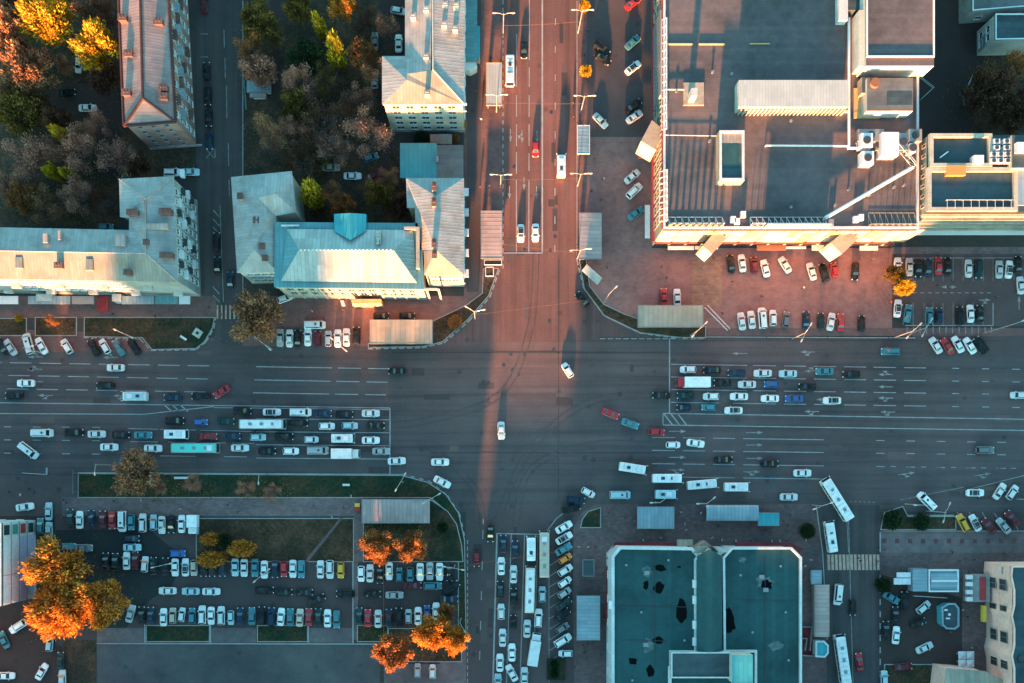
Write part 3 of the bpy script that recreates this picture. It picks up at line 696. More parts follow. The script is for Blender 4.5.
# 4 sunlit hall with teal roof
pl=[(275,222),(421,223),(424,289),(274,287)]
b=Bld('concert_hall','cream hall with big teal hipped roof and sunlit south front','building',pl,15)
b.walls('plaster_cream',plinth='concrete'); h=15
b.slab('roof_teal_x',15.0)
b.faces([[(281,281,h+.4),(417,283,h+.4),(394,250.5,17.6),(299,249.5,17.6)]],'roof_pale_x')
b.faces([[(287,229,h+.4),(413,230,h+.4),(394,250.5,17.6),(299,249.5,17.6)]],'roof_pale_x')
b.faces([[(287,229,h+.4),(281,281,h+.4),(299,249.5,17.6)],[(413,230,h+.4),(417,283,h+.4),(394,250.5,17.6)]],'roof_teal_y')
b.faces([[(334,214,h+1),(350,213,17.3),(350,240,17.7),(334,231,15.9)],[(350,213,17.3),(366,214,h+1),(366,231,15.9),(350,240,17.7)],[(334,214,h+1),(366,214,h+1),(350,213,17.3)]],'roof_turq')
b.box(334,214,366,229,14,16,'roof_turq','stair_head'); b.box(376,231,381,244,16,17.6,'roof_teal_y','roof_dormer')
b.box(281,224.6,299,226,15,15.5,'white_parapet','parapet'); b.box(416,227,419.5,268,15,16.6,'stone','parapet'); b.box(404,226.5,419.5,229,15,16.4,'stone','parapet')
mb=MB()
for i in range(24):
    x=301+i*3.9; X,Y=R(x,250,17.7); mb.box(X-.2,X+.2,Y-.12,Y+.12,17.5,17.95)
mb.build('ridge_ornament',['white_metal'],b.e)
a,c=b.find('s'); b.windows(a,c,2,5.0,4.4,13,1.5,2.6,frame='plaster_white',m0=1.5)
wall_boxes(b,a,c,[(1.4+j*2.83,.02,.5,14.2,.25) for j in range(14)],'pilaster','plaster_cream')
wall_boxes(b,a,c,[(19,14.1,38,.5,.45)],'cornice','plaster_white')
for x in (342,353,364.5,376): b.pbox([(x-1.8,300.5),(x+1.6,300.5),(x+3.2,306),(x-.2,306)],3.1,3.4,'white_metal','entrance_canopy')
b.box(352,299,381,303.4,0,5.5,'gold_panel','entrance_porch')

# 5 corner wing right of the hall
pl=[(406,178),(464,178),(464,275),(424,275),(422,250),(416,249),(415,208),(407,208)]
b=Bld('office_building','corner building with ribbed grey roof and bright south wall beside the hall','building',pl,15)
b.walls('plaster_cream',plinth='concrete'); h=15; k=17.4
b.faces([[(464,178,h),(464,275,h),(436,250,k),(436,196,k)],[(407,208,h),(415,208,h),(416,249,h),(422,250,h),(424,251,h+.4),(436,250,k),(436,196,k),(406,178,h)]],'roof_grey_y')
b.faces([[(406,178,h),(464,178,h),(436,196,k)]],'roof_teal_x'); b.faces([[(424,275,h),(464,275,h),(436,250,k),(424,251,h+.4)]],'roof_tan_x')
for x,y,hh in ((434,186,1.6),(434,202,1.6),(434,243,1.6),(434.5,254,1.4)): chimney(b,x,y,17,.45,1.8,hh,'brick')
a,c=b.find('s'); b.windows(a,c,3,2.4,4,4,1.4,2.0); wall_boxes(b,a,c,[(4.6,4.2,9.0,.4,.3),(4.6,14,9.2,.5,.35)],'cornice','plaster_white')
a,c=b.find('e'); b.windows(a,c,3,2.4,4,9,1.2,1.8)
wall_boxes(b,a,c,[(2.5+j*5,3.0,1.8,.8,1.2) for j in range(5)],'shop_sign','panel_white')

# 6 tall pale block at the top
pl=[(405,-120),(405,56),(382,56),(382,104),(464,104),(466,-120)]
b=Bld('apartment_block','tall pale five-storey block with cream south front beside the upper street','building',pl,19)
b.walls('plaster_cream',plinth='concrete'); h=19; k=20.8
b.faces([[(405,-120,h),(405,56,h),(407,74,h+1.5),(431,70,k),(432,-120,k)]],'roof_grey_x'); b.faces([[(466,-120,h),(464,104,h),(433,70,k),(432,-120,k)]],'roof_grey_y')
b.faces([[(382,56,h),(382,104,h),(407,80,h+1.5)],[(382,56,h),(405,56,h),(407,74,h+1.5),(407,80,h+1.5)]],'roof_grey_y'); b.faces([[(382,104,h),(464,104,h),(433,70,k),(407,74,h+1.5),(407,80,h+1.5)]],'roof_tan_x')
for x,y in ((413,15),(455,27),(456,4),(426,8),(444,23),(427,92),(426,55),(445,3)): chimney(b,x,y,19.8,.55,1.0,1.8,'plaster_white')
mb=MB(); mb.tube((*R(433,70,k),k+.1),(*R(464,104,h),h+.1),.2,n=5); mb.tube((*R(432,-110,k),k+.1),(*R(433,70,k),k+.1),.2,n=5); mb.build('ridge_cap',['roof_white'],b.e)
a,c=b.find('s'); b.windows(a,c,5,2.2,3.3,5,1.7,1.6,frame='plaster_white')
wall_boxes(b,a,c,[(9.5,13.9,19,.3,.25),(9.5,18.3,19.4,.5,.4)],'cornice','plaster_white')
a,c=b.find('e'); b.windows(a,c,5,2.2,3.3,12,1.3,1.6,m0=1)
b.box(465,-60,477,62,0,4.2,'plaster_grey','shop_extension','roof_teal_y'); b.box(471,26,480,58,0,3.6,'grey_metal','shop_entrance','roof_turq')
b.pbox([(465,62),(474,58),(477,66),(470,70),(465,68)],0,3.8,'white_metal','shop_canopy')

# 7 flat turquoise annexe
b=Bld('annexe','low flat annexe with bright turquoise roof below the tall pale block','building',[(400,143),(464,145),(464,178),(400,178)],5)
b.walls('plaster_grey'); b.slab('roof_turq',5,[(400,143),(437,143),(437,178),(400,178)]); b.slab('roof_low',5.2,[(437.5,145),(463.5,145),(463.5,178),(437.5,178)])
b.box(436,156,438.5,162,5,5.9,'grey_metal','roof_vent')
b=Bld('entrance_porch','small brown porch and stair against the foot of the tall pale block','porch',[(430,134),(452,134),(452,144),(430,144)],3)
b.walls('brick',over=.1); b.slab('roof_tan_x',3,[(440,134),(452,134),(452,144),(440,144)]); b.box(430,134,439.7,144,2.4,2.9,'rust','roof')

# 8 shopping centre, upper right
H=17
pl=[(663,-140),(663,229),(917,229),(919,168),(919,125),(934,66),(934,-140)]
pl=[(663,-140),(663,229),(918,229),(918,-140)]
b=Bld('shopping_centre','vast brown-roofed shopping centre with cream sunlit fronts and rooftop sheds','building',pl,H)
b.walls('stone',over=.15); b.slab('roof_mall',H,th=.3)
b.parapet('white_parapet',H,hi=.55,th=.5)
b.box(866,-140,934,66,H,H+6,'plaster_white','roof_block','roof_mall'); 
b.parapet('white_metal',H+6,[(866,-140),(934,-140),(934,57.5),(866,57.5)],hi=.4,th=.3)
b.box(859,10,866.5,66,H,H+4.5,'plaster_white','roof_block')
b.box(839,-30,848,20,H,H+2.5,'white_parapet','roof_block'); b.box(848,-30,867,10,H,H+2.2,'roof_dull','roof_block')
b.box(867,78,913,111,H,H+4.2,'plaster_white','roof_block','roof_low'); b.box(887,92,912,105,H+4.2,H+4.25,'roof_dull','roof_sheet')
b.box(854,88,861,118,H,H+.4,'gold_panel','roof_plinth'); b.box(862,77,878,93,H,H+3.2,'stone','roof_block','roof_dull'); b.box(854.5,111.5,880,118,H,H+.45,'gold_panel','roof_plinth')
mb=MB(); X,Y=R(874,84,H+4); mb.tube((X,Y,H+3),(X,Y,H+5),1.1,n=14); X,Y=R(883,85,H+4); mb.tube((X,Y,H+.5),(X,Y,H+4),.9,n=14); mb.build('cooling_drum',['rust'],b.e)
# long white plant hall with louvred south side
b.box(739,80,848,107,H,H+4,'plaster_white','plant_hall','roof_white')
mb=MB()
for i in range(27):
    X,Y=R(741+i*4.0,109.5,H+3.0); mb.box(X-.16,X+.16,Y-.35,Y+.55,H,H+3.4)
mb.build('louvre_post',['stone'],b.e); mb=MB(); X0,Y0=R(738,111.5,H+.3); X1,_=R(849,111.5,H+.3); mb.box(X0,X1,Y0-.2,Y0+.3,H,H+.35); mb.build('kerb_beam',['white_metal'],b.e)
b.box(719,131,744,181,H,H+3.3,'stone','roof_block','roof_dull'); b.parapet('white_parapet',H+3.3,[(719,131),(744,131),(744,181),(719,181)],hi=.5,th=.55)
b.box(722,131.5,743,143,H+3.3,H+3.35,'roof_tan_x','roof_sheet'); b.box(723,143.5,739,168,H+3.3,H+3.36,'roof_teal_flat','roof_sheet')
b.box(683.5,82.5,704,105,H,H+.5,'stone','roof_plinth'); b.box(691.5,88,697.5,95.5,H+.5,H+4.5,'plaster_white','roof_chimney')
b.box(667,43.2,693,44.4,H,H+.35,'gold_panel','roof_kerb'); b.box(699,43.2,725,44.4,H,H+.35,'gold_panel','roof_kerb'); b.box(750,43,770,44,H,H+.3,'gold_panel','roof_kerb')
def pipe(pts,r,mat,name,z):
    mb=MB()
    for p,q in zip(pts,pts[1:]): mb.tube((*R(*p,z),z),(*R(*q,z),z),r,n=8)
    for p in pts: X,Y=R(*p,z); mb.box(X-.12,X+.12,Y-.12,Y+.12,H,z)
    return mb.build(name,[mat],b.e)
pipe([(849,18),(849,148),(862,148)],.32,'white_metal','duct',H+1.0); pipe([(766,145.5),(848,146)],.22,'white_metal','duct',H+.7); pipe([(664,89.5),(684,89.5)],.14,'white_metal','duct',H+.5)
pipe([(825,218),(913,167)],.42,'white_metal','duct',H+1.6); pipe([(664,135),(719,136)],.07,'white_metal','duct',H+.5)
for x,y,x1,y1,z,mm in ((858,129,884,141,1.8,'grey_metal'),(861,133,873,147,3.0,'white_metal'),(862,151,874,164,2.8,'white_metal'),(882,132,899,155,3.4,'panel_white'),(899,133,908,150,2.0,'grey_metal'),(909,129,922,141,2.2,'concrete'),(910,143,916,152,2.6,'white_metal'),(876,139,882,150,1.4,'grey_metal')):
    u=b.box(x,y,x1,y1,H,H+z,mm,'cooling_unit')
    mb=MB(); X,Y=R((x+x1)/2,(y+y1)/2,H+z)
    if mm!='panel_white': mb.tube((X,Y,H+z),(X,Y,H+z+.2),.9,n=14); mb.build('fan',['dark_metal'],u)
for x,y in ((731,75),(712,73),(676,92),(790,122),(709,142),(834,206),(790,208),(868,196),(893,188),(903,186),(848,190),(860,40),(895,32)):
    X,Y=R(x,y,H); mb=MB(); mb.tube((X,Y,H),(X,Y,H+.7),.22,n=8); mb.tube((X,Y,H+.7),(X,Y,H+.85),.36,n=8); mb.build('roof_vent',['grey_metal'],b.e)
# steel frames that carry the signs along the south and west edges
def frame(x0,y0,x1,y1,n,hi=2.6,dep=2.0,mat='white_metal'):
    a=Vector(R(x0,y0,H)); c=Vector(R(x1,y1,H)); d=(c-a); L=d.length; d.normalize(); nn=Vector((-d.y,d.x)); mb=MB()
    for i in range(n+1):
        p=a+d*L*i/n; q=p+nn*dep
        mb.tube((p.x,p.y,H),(p.x,p.y,H+hi),.07,n=4); mb.tube((q.x,q.y,H),(p.x,p.y,H+hi),.06,n=4); mb.tube((p.x,p.y,H+.2),(q.x,q.y,H+.2),.06,n=4)
        if i<n:
            r=a+d*L*(i+1)/n; mb.tube((p.x,p.y,H+.1),(r.x,r.y,H+hi),.05,n=4)
    for z,o in ((H+hi,0),(H+.2,0),(H+.2,dep)):
        mb.tube((a.x+nn.x*o,a.y+nn.y*o,z),(c.x+nn.x*o,c.y+nn.y*o,z),.07,n=4)
    mb.build('sign_frame',[mat],b.e)
frame(668,226,722,226,8); frame(750,226,823,226,12); frame(868,226,914,226,8,2.0,3.0,'stone'); frame(666,222,666,172,8,2.0,1.6); frame(666,130,666,20,14,1.2,1.0); frame(895,147,912,168,3,2.2,1.5)
def roof_board(x0,x1,y,hi,mat,name='roof_sign'):
    a=R(x0,y,H); c_=R(x1,y,H); mb=MB(); mb.box(a[0],c_[0],a[1]-.12,a[1]+.12,H+.5,H+hi); mb.build(name,[mat],b.e)
roof_board(763,826,228.2,4.0,'plaster_cream')
for i in range(9): roof_board(667+i*6.4,669.6+i*6.4,228.2,3.4-.25*(i%3),'gold_panel','sign_letter')
for x,y,mm in ((734,219,'panel_white'),(738,221,'white_metal'),(744,214,'panel_white'),(857,219,'white_metal'),(862,217,'panel_white'),(832,222,'grey_metal')): b.box(x-3,y-3,x+2,y+3,H,H+1.2,mm,'cooling_unit')
# facade: big panels, pilasters, ribbon glass and canopy
a,c=b.find('s'); L=(Vector(c)-Vector(a)).length
wall_boxes(b,a,c,[(2+j*4.1,4.6,3.4,11.6,.18) for j in range(15)],'facade_panel','plaster_cream')
wall_boxes(b,a,c,[(L/2,16.0,L,.6,.35),(L/2,4.1,L,.4,.5)],'cornice','red_panel')
wall_boxes(b,a,c,[(2+j*4.1,.4,3.4,3.2,.06) for j in range(15)],'shop_window','glass')
wall_boxes(b,a,c,[(12.4+j*9.5,9.8,2.4,4.8,.32) for j in range(5)],'sign_board','gold_panel'); wall_boxes(b,a,c,[(30,5,7.5,8,.30),(44,5,6,7,.3)],'sign_board','panel_white'); wall_boxes(b,a,c,[(35,5,2.6,8,.34)],'sign_board','gold_panel')
a,c=b.find('w'); L=(Vector(c)-Vector(a)).length
b.windows(Vector(c)+(Vector(a)-Vector(c)).normalized()*30 if False else (c if False else a),c,3,4.6,3.6,24,2.0,2.6,frame='plaster_cream',m0=2)
wall_boxes(b,a,c,[(L/2,16.0,L,.6,.35),(L/2,3.9,L,.5,.7)],'cornice','red_panel')
wall_boxes(b,a,c,[(L-42,4.6,20,10,.4)],'glass_front','pane_light')
# turned portal boxes over the three entrances
def portal(pts,z0,z1,label_mat='plaster_cream'):
    o=b.pbox(pts,z0,z1,label_mat,'entrance_portal','stone')
    mb=MB(); a=R(*pts[3],z1); c=R(*pts[2],z1); d=Vector(c)-Vector(a); n=Vector((d.y,-d.x)).normalized()*.2; d.normalize(); LL=(Vector(c)-Vector(a)).length
    for z in (z0+.4,z1-1.2):
        q=[Vector(a)+d*.4,Vector(c)-d*.4]; 
    p0=Vector(a)+d*.5; p1=Vector(c)-d*.5
    mb.prism([(p0.x,p0.y),(p1.x,p1.y),(p1.x+n.x,p1.y+n.y),(p0.x+n.x,p0.y+n.y)],z0+.6,z1-.6); mb.build('sign_board',['plaster_white'],o)
portal([(652,120),(664,130),(656,150),(641,141)],4,13); portal([(717,229),(727,238),(712,254),(703,246)],4,12.5); portal([(846,229),(859,238),(842,254),(831,243)],4,12.5)
for x,y,x1,y1 in ((668,246,694,249.5),(695,246,718,249),(786,246.5,806,248.5),(812,245,824,250),(860,246,878,250),(645,205,650,238)): b.box(x,y,x1,y1,2.8,3.1,'white_metal','shop_canopy')
b.box(757,245,786,250,3.0,3.3,'rust','shop_canopy'); b.box(638,150,648,158,3.0,3.3,'rust','shop_canopy')

# 9 cream tower block with cooling plant at the right edge
pl=[(928,137),(990,137),(990,160),(1100,150),(1100,212),(926,212)]
pl=[(928,135),(1100,135),(1100,212),(926,212)]
b=Bld('office_building','cream tower joined to the mall with roof terraces and a grid of cooling units','building',pl,20); h=20
b.walls('stone',over=.1); b.slab('roof_slate',20,th=.3)
b.parapet('plaster_cream',20,[(928,135),(990,135),(990,168),(928,168)],hi=1.1,th=.8); b.parapet('plaster_cream',20,[(926,168.5),(1016,168.5),(1016,212),(926,212)],hi=.9,th=.9)
b.box(1012,135,1100,168,20,22.2,'plaster_cream','roof_block','roof_dull'); b.box(1017,142,1030,152,22.2,23.4,'panel_white','cooling_unit'); b.box(974,155,984,163,20,22,'panel_white','cooling_unit')
for i,(x,y) in enumerate([(997,141),(1007,141),(997,147.5),(1007,147.5),(994,154),(1001,154),(1008,154),(994,160.5),(1001,160.5),(1008,160.5)]):
    u=b.box(x-3.2,y-2.3,x+3.2,y+2.3,20,21.6,'white_metal','cooling_unit'); X,Y=R(x,y,21.6); mb=MB(); mb.tube((X,Y,21.6),(X,Y,21.72),.45,n=12); mb.build('fan',['dark_metal'],u)
b.box(947,165,966,175,20,21.2,'orange_panel','skylight'); b.pbox([(940,157),(948,151),(948.6,152),(940.5,158)],20,20.6,'white_metal','duct')
mb=MB()
for i in range(9):
    X,Y=R(947+i*8,200,21); mb.tube((X,Y,20),(X,Y,21.1),.05,n=4); X2,Y2=R(947+i*8,209,21); mb.tube((X,Y,21.1),(X2,Y2,21.1),.05,n=4)
X0,Y0=R(946,200,21); X1,Y1=R(1013,200,21); mb.tube((X0,Y0,21.1),(X1,Y1,21.1),.06,n=4); mb.build('roof_railing',['white_metal'],b.e)
b.box(1016,170,1100,205,20,20.6,'shelter_blue_x','roof_sheet')
a,c=b.find('s'); L=(Vector(c)-Vector(a)).length
wall_boxes(b,a,c,[(L/2,z,L,.55,.5) for z in (4.5,7.6,10.7,13.8,16.9)],'facade_rib','plaster_cream'); wall_boxes(b,a,c,[(L/2,z,L,1.7,.06) for z in (5.4,8.5,11.6,14.7,17.8)],'ribbon_window','glass')
wall_boxes(b,a,c,[(L/2,3.2,L,.3,1.2)],'shop_canopy','white_metal')
a,c=b.find('w'); b.windows(a,c,5,4.8,3.1,7,.7,1.5,frame='plaster_cream',m0=.6)
# service sheds at the upper right corner
b=Bld('warehouse','pale shed with flat teal roof at the upper right corner','building',[(995,14),(1100,14),(1100,38),(995,40)],9); b.walls('plaster_white',over=.1); b.slab('roof_dull',9); b.parapet('white_metal',9,hi=.3,th=.25)
a,c=b.find('w'); b.windows(a,c,2,1.5,3.5,2,1.4,1.4); wall_boxes(b,a,c,[(4,1,3,3.4,.06)],'door','shelter_blue_y')
b=Bld('warehouse','grey shed cut off by the top edge at the upper right corner','building',[(972,-80),(1100,-80),(1100,1),(972,11)],7); b.walls('plaster_grey',over=.1); b.slab('roof_low',7); b.parapet('white_metal',7,hi=.3,th=.25)
a,c=b.find('s'); b.windows(a,c,1,2.2,3,6,1.4,1.4)

# 10 market hall at the bottom
h=10
pl=[(611,556),(619,547),(692,548),(700,557),(712,549),(722,557),(731,548),(790,548),(801,556),(801,820),(611,820)]
b=Bld('market_hall','flat teal-roofed market hall with white parapet at the bottom','building',pl,h)
b.walls('panel_white',over=.05); b.slab('roof_teal_flat',h,th=.3)
b.parapet('white_parapet',h,[(611,556),(619,546),(692,547),(700,556),(697,560),(697,669),(671,669),(671,820),(611,820)],hi=.8,th=.75)
b.parapet('white_parapet',h,[(722,557),(731,547),(791,547),(801,557),(801,820),(754,820),(754,652),(723,652)],hi=.8,th=.55)
z=h+3
b.box(697,560,722,652,h,z-1.5,'roof_teal_ribs','roof_block')
b.faces([[(697,556,z-1.5),(709.5,549,z),(709.5,652,z),(697,652,z-1.5)],[(722,556,z-1.5),(709.5,549,z),(709.5,652,z),(722,652,z-1.5)],[(697,556,z-1.5),(722,556,z-1.5),(709.5,549,z)]],'roof_teal_ribs','ridge_roof')
b.pbox([(693,553),(700,547),(709,547),(703,553)],h-2,h+1.0,'stone','roof_gable','roof_tan_x'); b.pbox([(714,547),(721,547),(727,552),(719,553)],h-2,h+.9,'stone','roof_gable','roof_white')
b.box(671,652,731,678,h,h+2.4,'white_parapet','roof_block','roof_dull'); b.parapet('white_parapet',h+2.4,[(671,652),(731,652),(731,678),(671,678)],hi=.25,th=.3)
b.box(732,655,753,683,h,h+5,'plaster_white','roof_block','roof_turq')
for x,y in ((697,584),(697,600),(697,625),(697,642),(613,605)): b.box(x-4,y-4,x-.5,y+4,h,h+1.0,'white_metal','roof_vent')
for x,y,rx,ry in ((660,568,6,3.6),(646,585,2.8,4.5),(659,588,5.5,6),(681,612,5.5,12),(658,640,5,4),(633,661,4.4,3.6),(650,671,4,6),(679,567,2,1),(730,622,5.5,13),(766,585,6,5),(726,610,2.5,1.5)):
    X,Y=R(x,y,h); pts=[]; q=random.Random(int(x*7+y))
    for i in range(14):
        t=2*PI*i/14; k=q.uniform(.7,1.15); pts.append((X+math.cos(t)*rx/4*k,Y+math.sin(t)*ry/4*k))
    mb=MB(); mb.prism(pts,h,h+.035); mb.build('tar_patch',['black'],b.e)
for x,y,rx,ry in ((647,572,5,6),(764,582,9,7),(648,646,6,8),(776,646,8,5),(742,560,4,3)):
    X,Y=R(x,y,h); q=random.Random(int(x)); mb=MB(); mb.prism([(X+math.cos(2*PI*i/16)*rx/4*q.uniform(.6,1.2),Y+math.sin(2*PI*i/16)*ry/4*q.uniform(.6,1.2)) for i in range(16)],h,h+.02); mb.build('dried_puddle',['silt'],b.e)
mb=MB()
for p0,p1 in (((655,552),(655,668)),((620,606),(690,607)),((738,600),(795,601)),((765,556),(765,680)),((625,640),(668,641))):
    A=R(*p0,h); B=R(*p1,h); mb.bar((*A,h),(*B,h),.12,.07)
mb.build('roof_cable',['dark_metal'],b.e)
for x,y in ((626,565),(641,612),(668,560),(684,640),(740,575),(785,612),(752,632),(780,566),(632,680),(788,660)):
    X,Y=R(x,y,h); mb=MB(); mb.tube((X,Y,h),(X,Y,h+.5),.16,n=8); mb.tube((X,Y,h+.5),(X,Y,h+.6),.3,n=8); mb.build('roof_vent',['grey_metal'],b.e)
for x,y in ((647,573),(762,577),(766,590),(646,645)): b.box(x-2.5,y-2,x+2.5,y+2,h,h+.5,'grey_metal','roof_vent')
# red awning with goods around the foot of the hall
b.pbox([(606,560),(615,542.5),(692,542.5),(690,547),(619,547),(611,557)],2.7,2.95,'red_canopy','awning'); b.pbox([(735,542.5),(791,542.5),(803,549),(800,553),(790,547),(735,547)],2.7,2.95,'red_canopy','awning'); b.pbox([(606.5,566),(610,566),(610,622),(606,622)],2.7,2.95,'red_canopy','awning')
b.box(677,539.5,693,546,3.5,3.9,'shelter_tan','entrance_canopy'); b.pbox([(695,548),(706,541),(712,546),(700,554)],0,5,'stone','entrance_portal','roof_tan_x')
a,c=b.find('w'); b.windows(a,c,2,4.0,3.0,10,1.6,1.5,m0=2)
# 11 peach corner building, lower right
h=12.5
pl=[(1011,566),(1100,566),(1100,820),(1013,820),(1013,668),(1010.5,656),(1013,645),(1013,628),(1010.5,616),(1013,605),(1013,590),(1010,576)]
b=Bld('apartment_block','peach plastered building with rows of windows and dark teal roof at lower right','building',pl,h)
b.walls('plaster_peach',over=0); b.slab('roof_slate',h,th=.3); b.parapet('plaster_peach',h,hi=.5,th=.3)
a=R(1012,660,h); a=(a[0]-.05,a[1]); aa=R(1013,668,h); cc=R(1011,576,h)
b.windows((aa[0]-.14,aa[1]-3),(cc[0]-.14,cc[1]+1),2,2.6,4.8,4,2.5,2.9,frame='stone',pane='pane',m0=.3)
wall_boxes(b,(aa[0]-.02,aa[1]-3),(cc[0]-.02,cc[1]+1),[(11,6.3,22,.28,.3),(11,11.6,22,.35,.45)],'cornice','plaster_peach')
b.box(1002,585,1012,588,0,.1,'stone','step') if False else None
b.box(969,575,990,602,0,3.2,'plaster_grey','entrance_porch','concrete'); b.box(980,577,986,600,3.2,3.5,'red_panel','sign_board'); b.box(973,605,985,622,2.8,3.1,'yellow_panel','shop_canopy') if False else None
b.box(983,606,986.5,622,2.8,4.0,'yellow_panel','sign_board'); b.box(1002,567,1100,574,9.0,9.3,'shelter_blue_x','canopy')
mb=MB()
for y in (577,584,592,599): 
    X,Y=R(968,y,3.6); mb.box(X-.5,X+1.0,Y-.5,Y+.5,3.2,4.0)
mb.build('cooling_unit',['white_metal'],b.e)
X,Y=R(1020,658,h); mb=MB(); mb.tube((X,Y,h),(X,Y,h+.6),.7,n=14); mb.build('roof_vent',['dark_metal'],b.e)
b=Bld('house','low building with gold-lit tan sheet roof at the bottom right corner','building',[(946,668),(985,671),(1010,683),(1060,730),(1060,800),(930,800)],8)
b.walls('plaster_peach'); b.faces([[(946,668,8),(985,671,8),(1010,683,8),(1060,730,8),(1060,800,8),(1000,760,11),(960,720,11)],[(946,668,8),(930,800,8),(1060,800,8),(1000,760,11),(960,720,11)]],'shelter_tan')
# 12 striped sign building, left edge
h=17
pl=[(-160,512),(4,518),(4,604),(-160,590)]
pl=[(-160,523),(2,523),(2,606),(-160,606)]
b=Bld('office_building','white building with four panelled floors and coloured windows on the left edge','building',pl,h)
b.walls('panel_white',over=0); b.slab('roof_low',h,th=.3); b.parapet('white_parapet',h,hi=.6,th=.4)
a,c=b.find('e'); L=(Vector(c)-Vector(a)).length
for i,zz in enumerate((1.0,5.0,9.0,13.0)):
    wall_boxes(b,a,c,[(L*.42,zz,L*.80,3.45,.14)],'facade_panel',('panel_lilac','panel_lilac','panel_white','panel_white')[i])
    wall_boxes(b,a,c,[(L*.91,zz+.5,L*.12,2.6,.10)],'window',('pane','red_panel','green_panel','pane')[i])
    wall_boxes(b,a,c,[(L*.36,zz,.12,3.45,.2)],'facade_rib','grey_metal'); wall_boxes(b,a,c,[(L/2,zz+3.55,L,.3,.05)],'ribbon_window','dark_metal')
a,c=b.find('n'); b.windows(a,c,4,1.6,4.0,8,1.6,1.8,m0=1)
# unseen blocks added past the lower edge, sized to cast shadow edges and sun streak
def shade_block(x0,x1,yb,label,y=840,dep=70,hmax=None):
    hh=(y-yb)/4*T if hmax is None else hmax
    p=[P(x0,y),P(x1,y),P(x1,y+dep),P(x0,y+dep)]
    cx=(p[0][0]+p[1][0])/2; cy=p[0][1]; e=thing('apartment_block',label,'building',(cx,cy,0)); mb=MB(); mb.prism(p,0,hh); mb.build('wall',['plaster_grey'],e)  # added shadow caster, unseen, sharing the apartment_block name
    mb=MB(); mb.prism(inset(p,-.2),hh,hh+.3,bottom=True); mb.build('roof',['roof_low'],e)
FB=[(-400,94.8,320),(95,287,-420),(287.2,345,340),(345.2,449.5,455),(449.6,461.9,505),(462,535,395),(535.2,600,60),(600.2,700,180),(700.2,860,258),(860.2,1400,-170)]
NM=['low grey block beyond the lower edge, furthest to the left','tall slab block beyond the lower edge, left of the low ones','small grey block beyond the lower edge, right of the tall slab','grey block beyond the lower edge, left of the narrow alley','low infill between two grey blocks beyond the lower edge','grey block beyond the lower edge, right of the narrow alley','tower beyond the lower edge below the diagonal bays','grey block beyond the lower edge below the market hall','wide grey block beyond the lower edge below the side street','wide block beyond the lower edge, furthest to the right']
for (x0,x1,yb),nm in zip(FB,NM): shade_block(x0,x1,yb,nm,dep=24 if 'alley' in nm else 70)
# ---------------------------------------------------------------- vehicles
def q_inset(q, fi, off):
    q=[Vector(p) for p in q]; c=sum(q,Vector())/len(q)
    n=(q[1]-q[0]).cross(q[2]-q[0]).normalized()
    return [p+(c-p)*fi+n*off for p in q]
def quad_part(qs, fi=.1, off=.012):
    mb=MB()
    for q in qs:
        p=q_inset(q,fi,off); mb.add(p,[tuple(range(len(p)))])
    return mb
SPEC=dict( # length, half width, height, belt, cowl x, roof front, roof rear, rear glass foot
  S=(4.5,.90,1.45,.93,.98,.32,-.85,-1.45), H=(4.0,.86,1.50,.93,.95,.38,-1.45,-1.86), W=(4.7,.94,1.72,1.02,1.10,.55,-1.85,-2.22),
  M=(3.6,.80,1.50,.92,.90,.42,-1.30,-1.66), V=(5.3,1.0,2.1,1.15,1.85,1.35,-2.48,-2.60), C=(4.5,.90,1.42,.93,.98,.30,-.95,-1.55))
_cache={}
def wheel_me():
    if 'wheel' not in _cache:
        mb=MB(); mb.tube((0,-.1,0),(0,.1,0),.32,n=12,m=0); mb.tube((0,-.108,0),(0,.108,0),.19,n=10,m=1)
        _cache['wheel']=mb.mesh('wheel',['rubber','grey_metal'])
    return _cache['wheel']
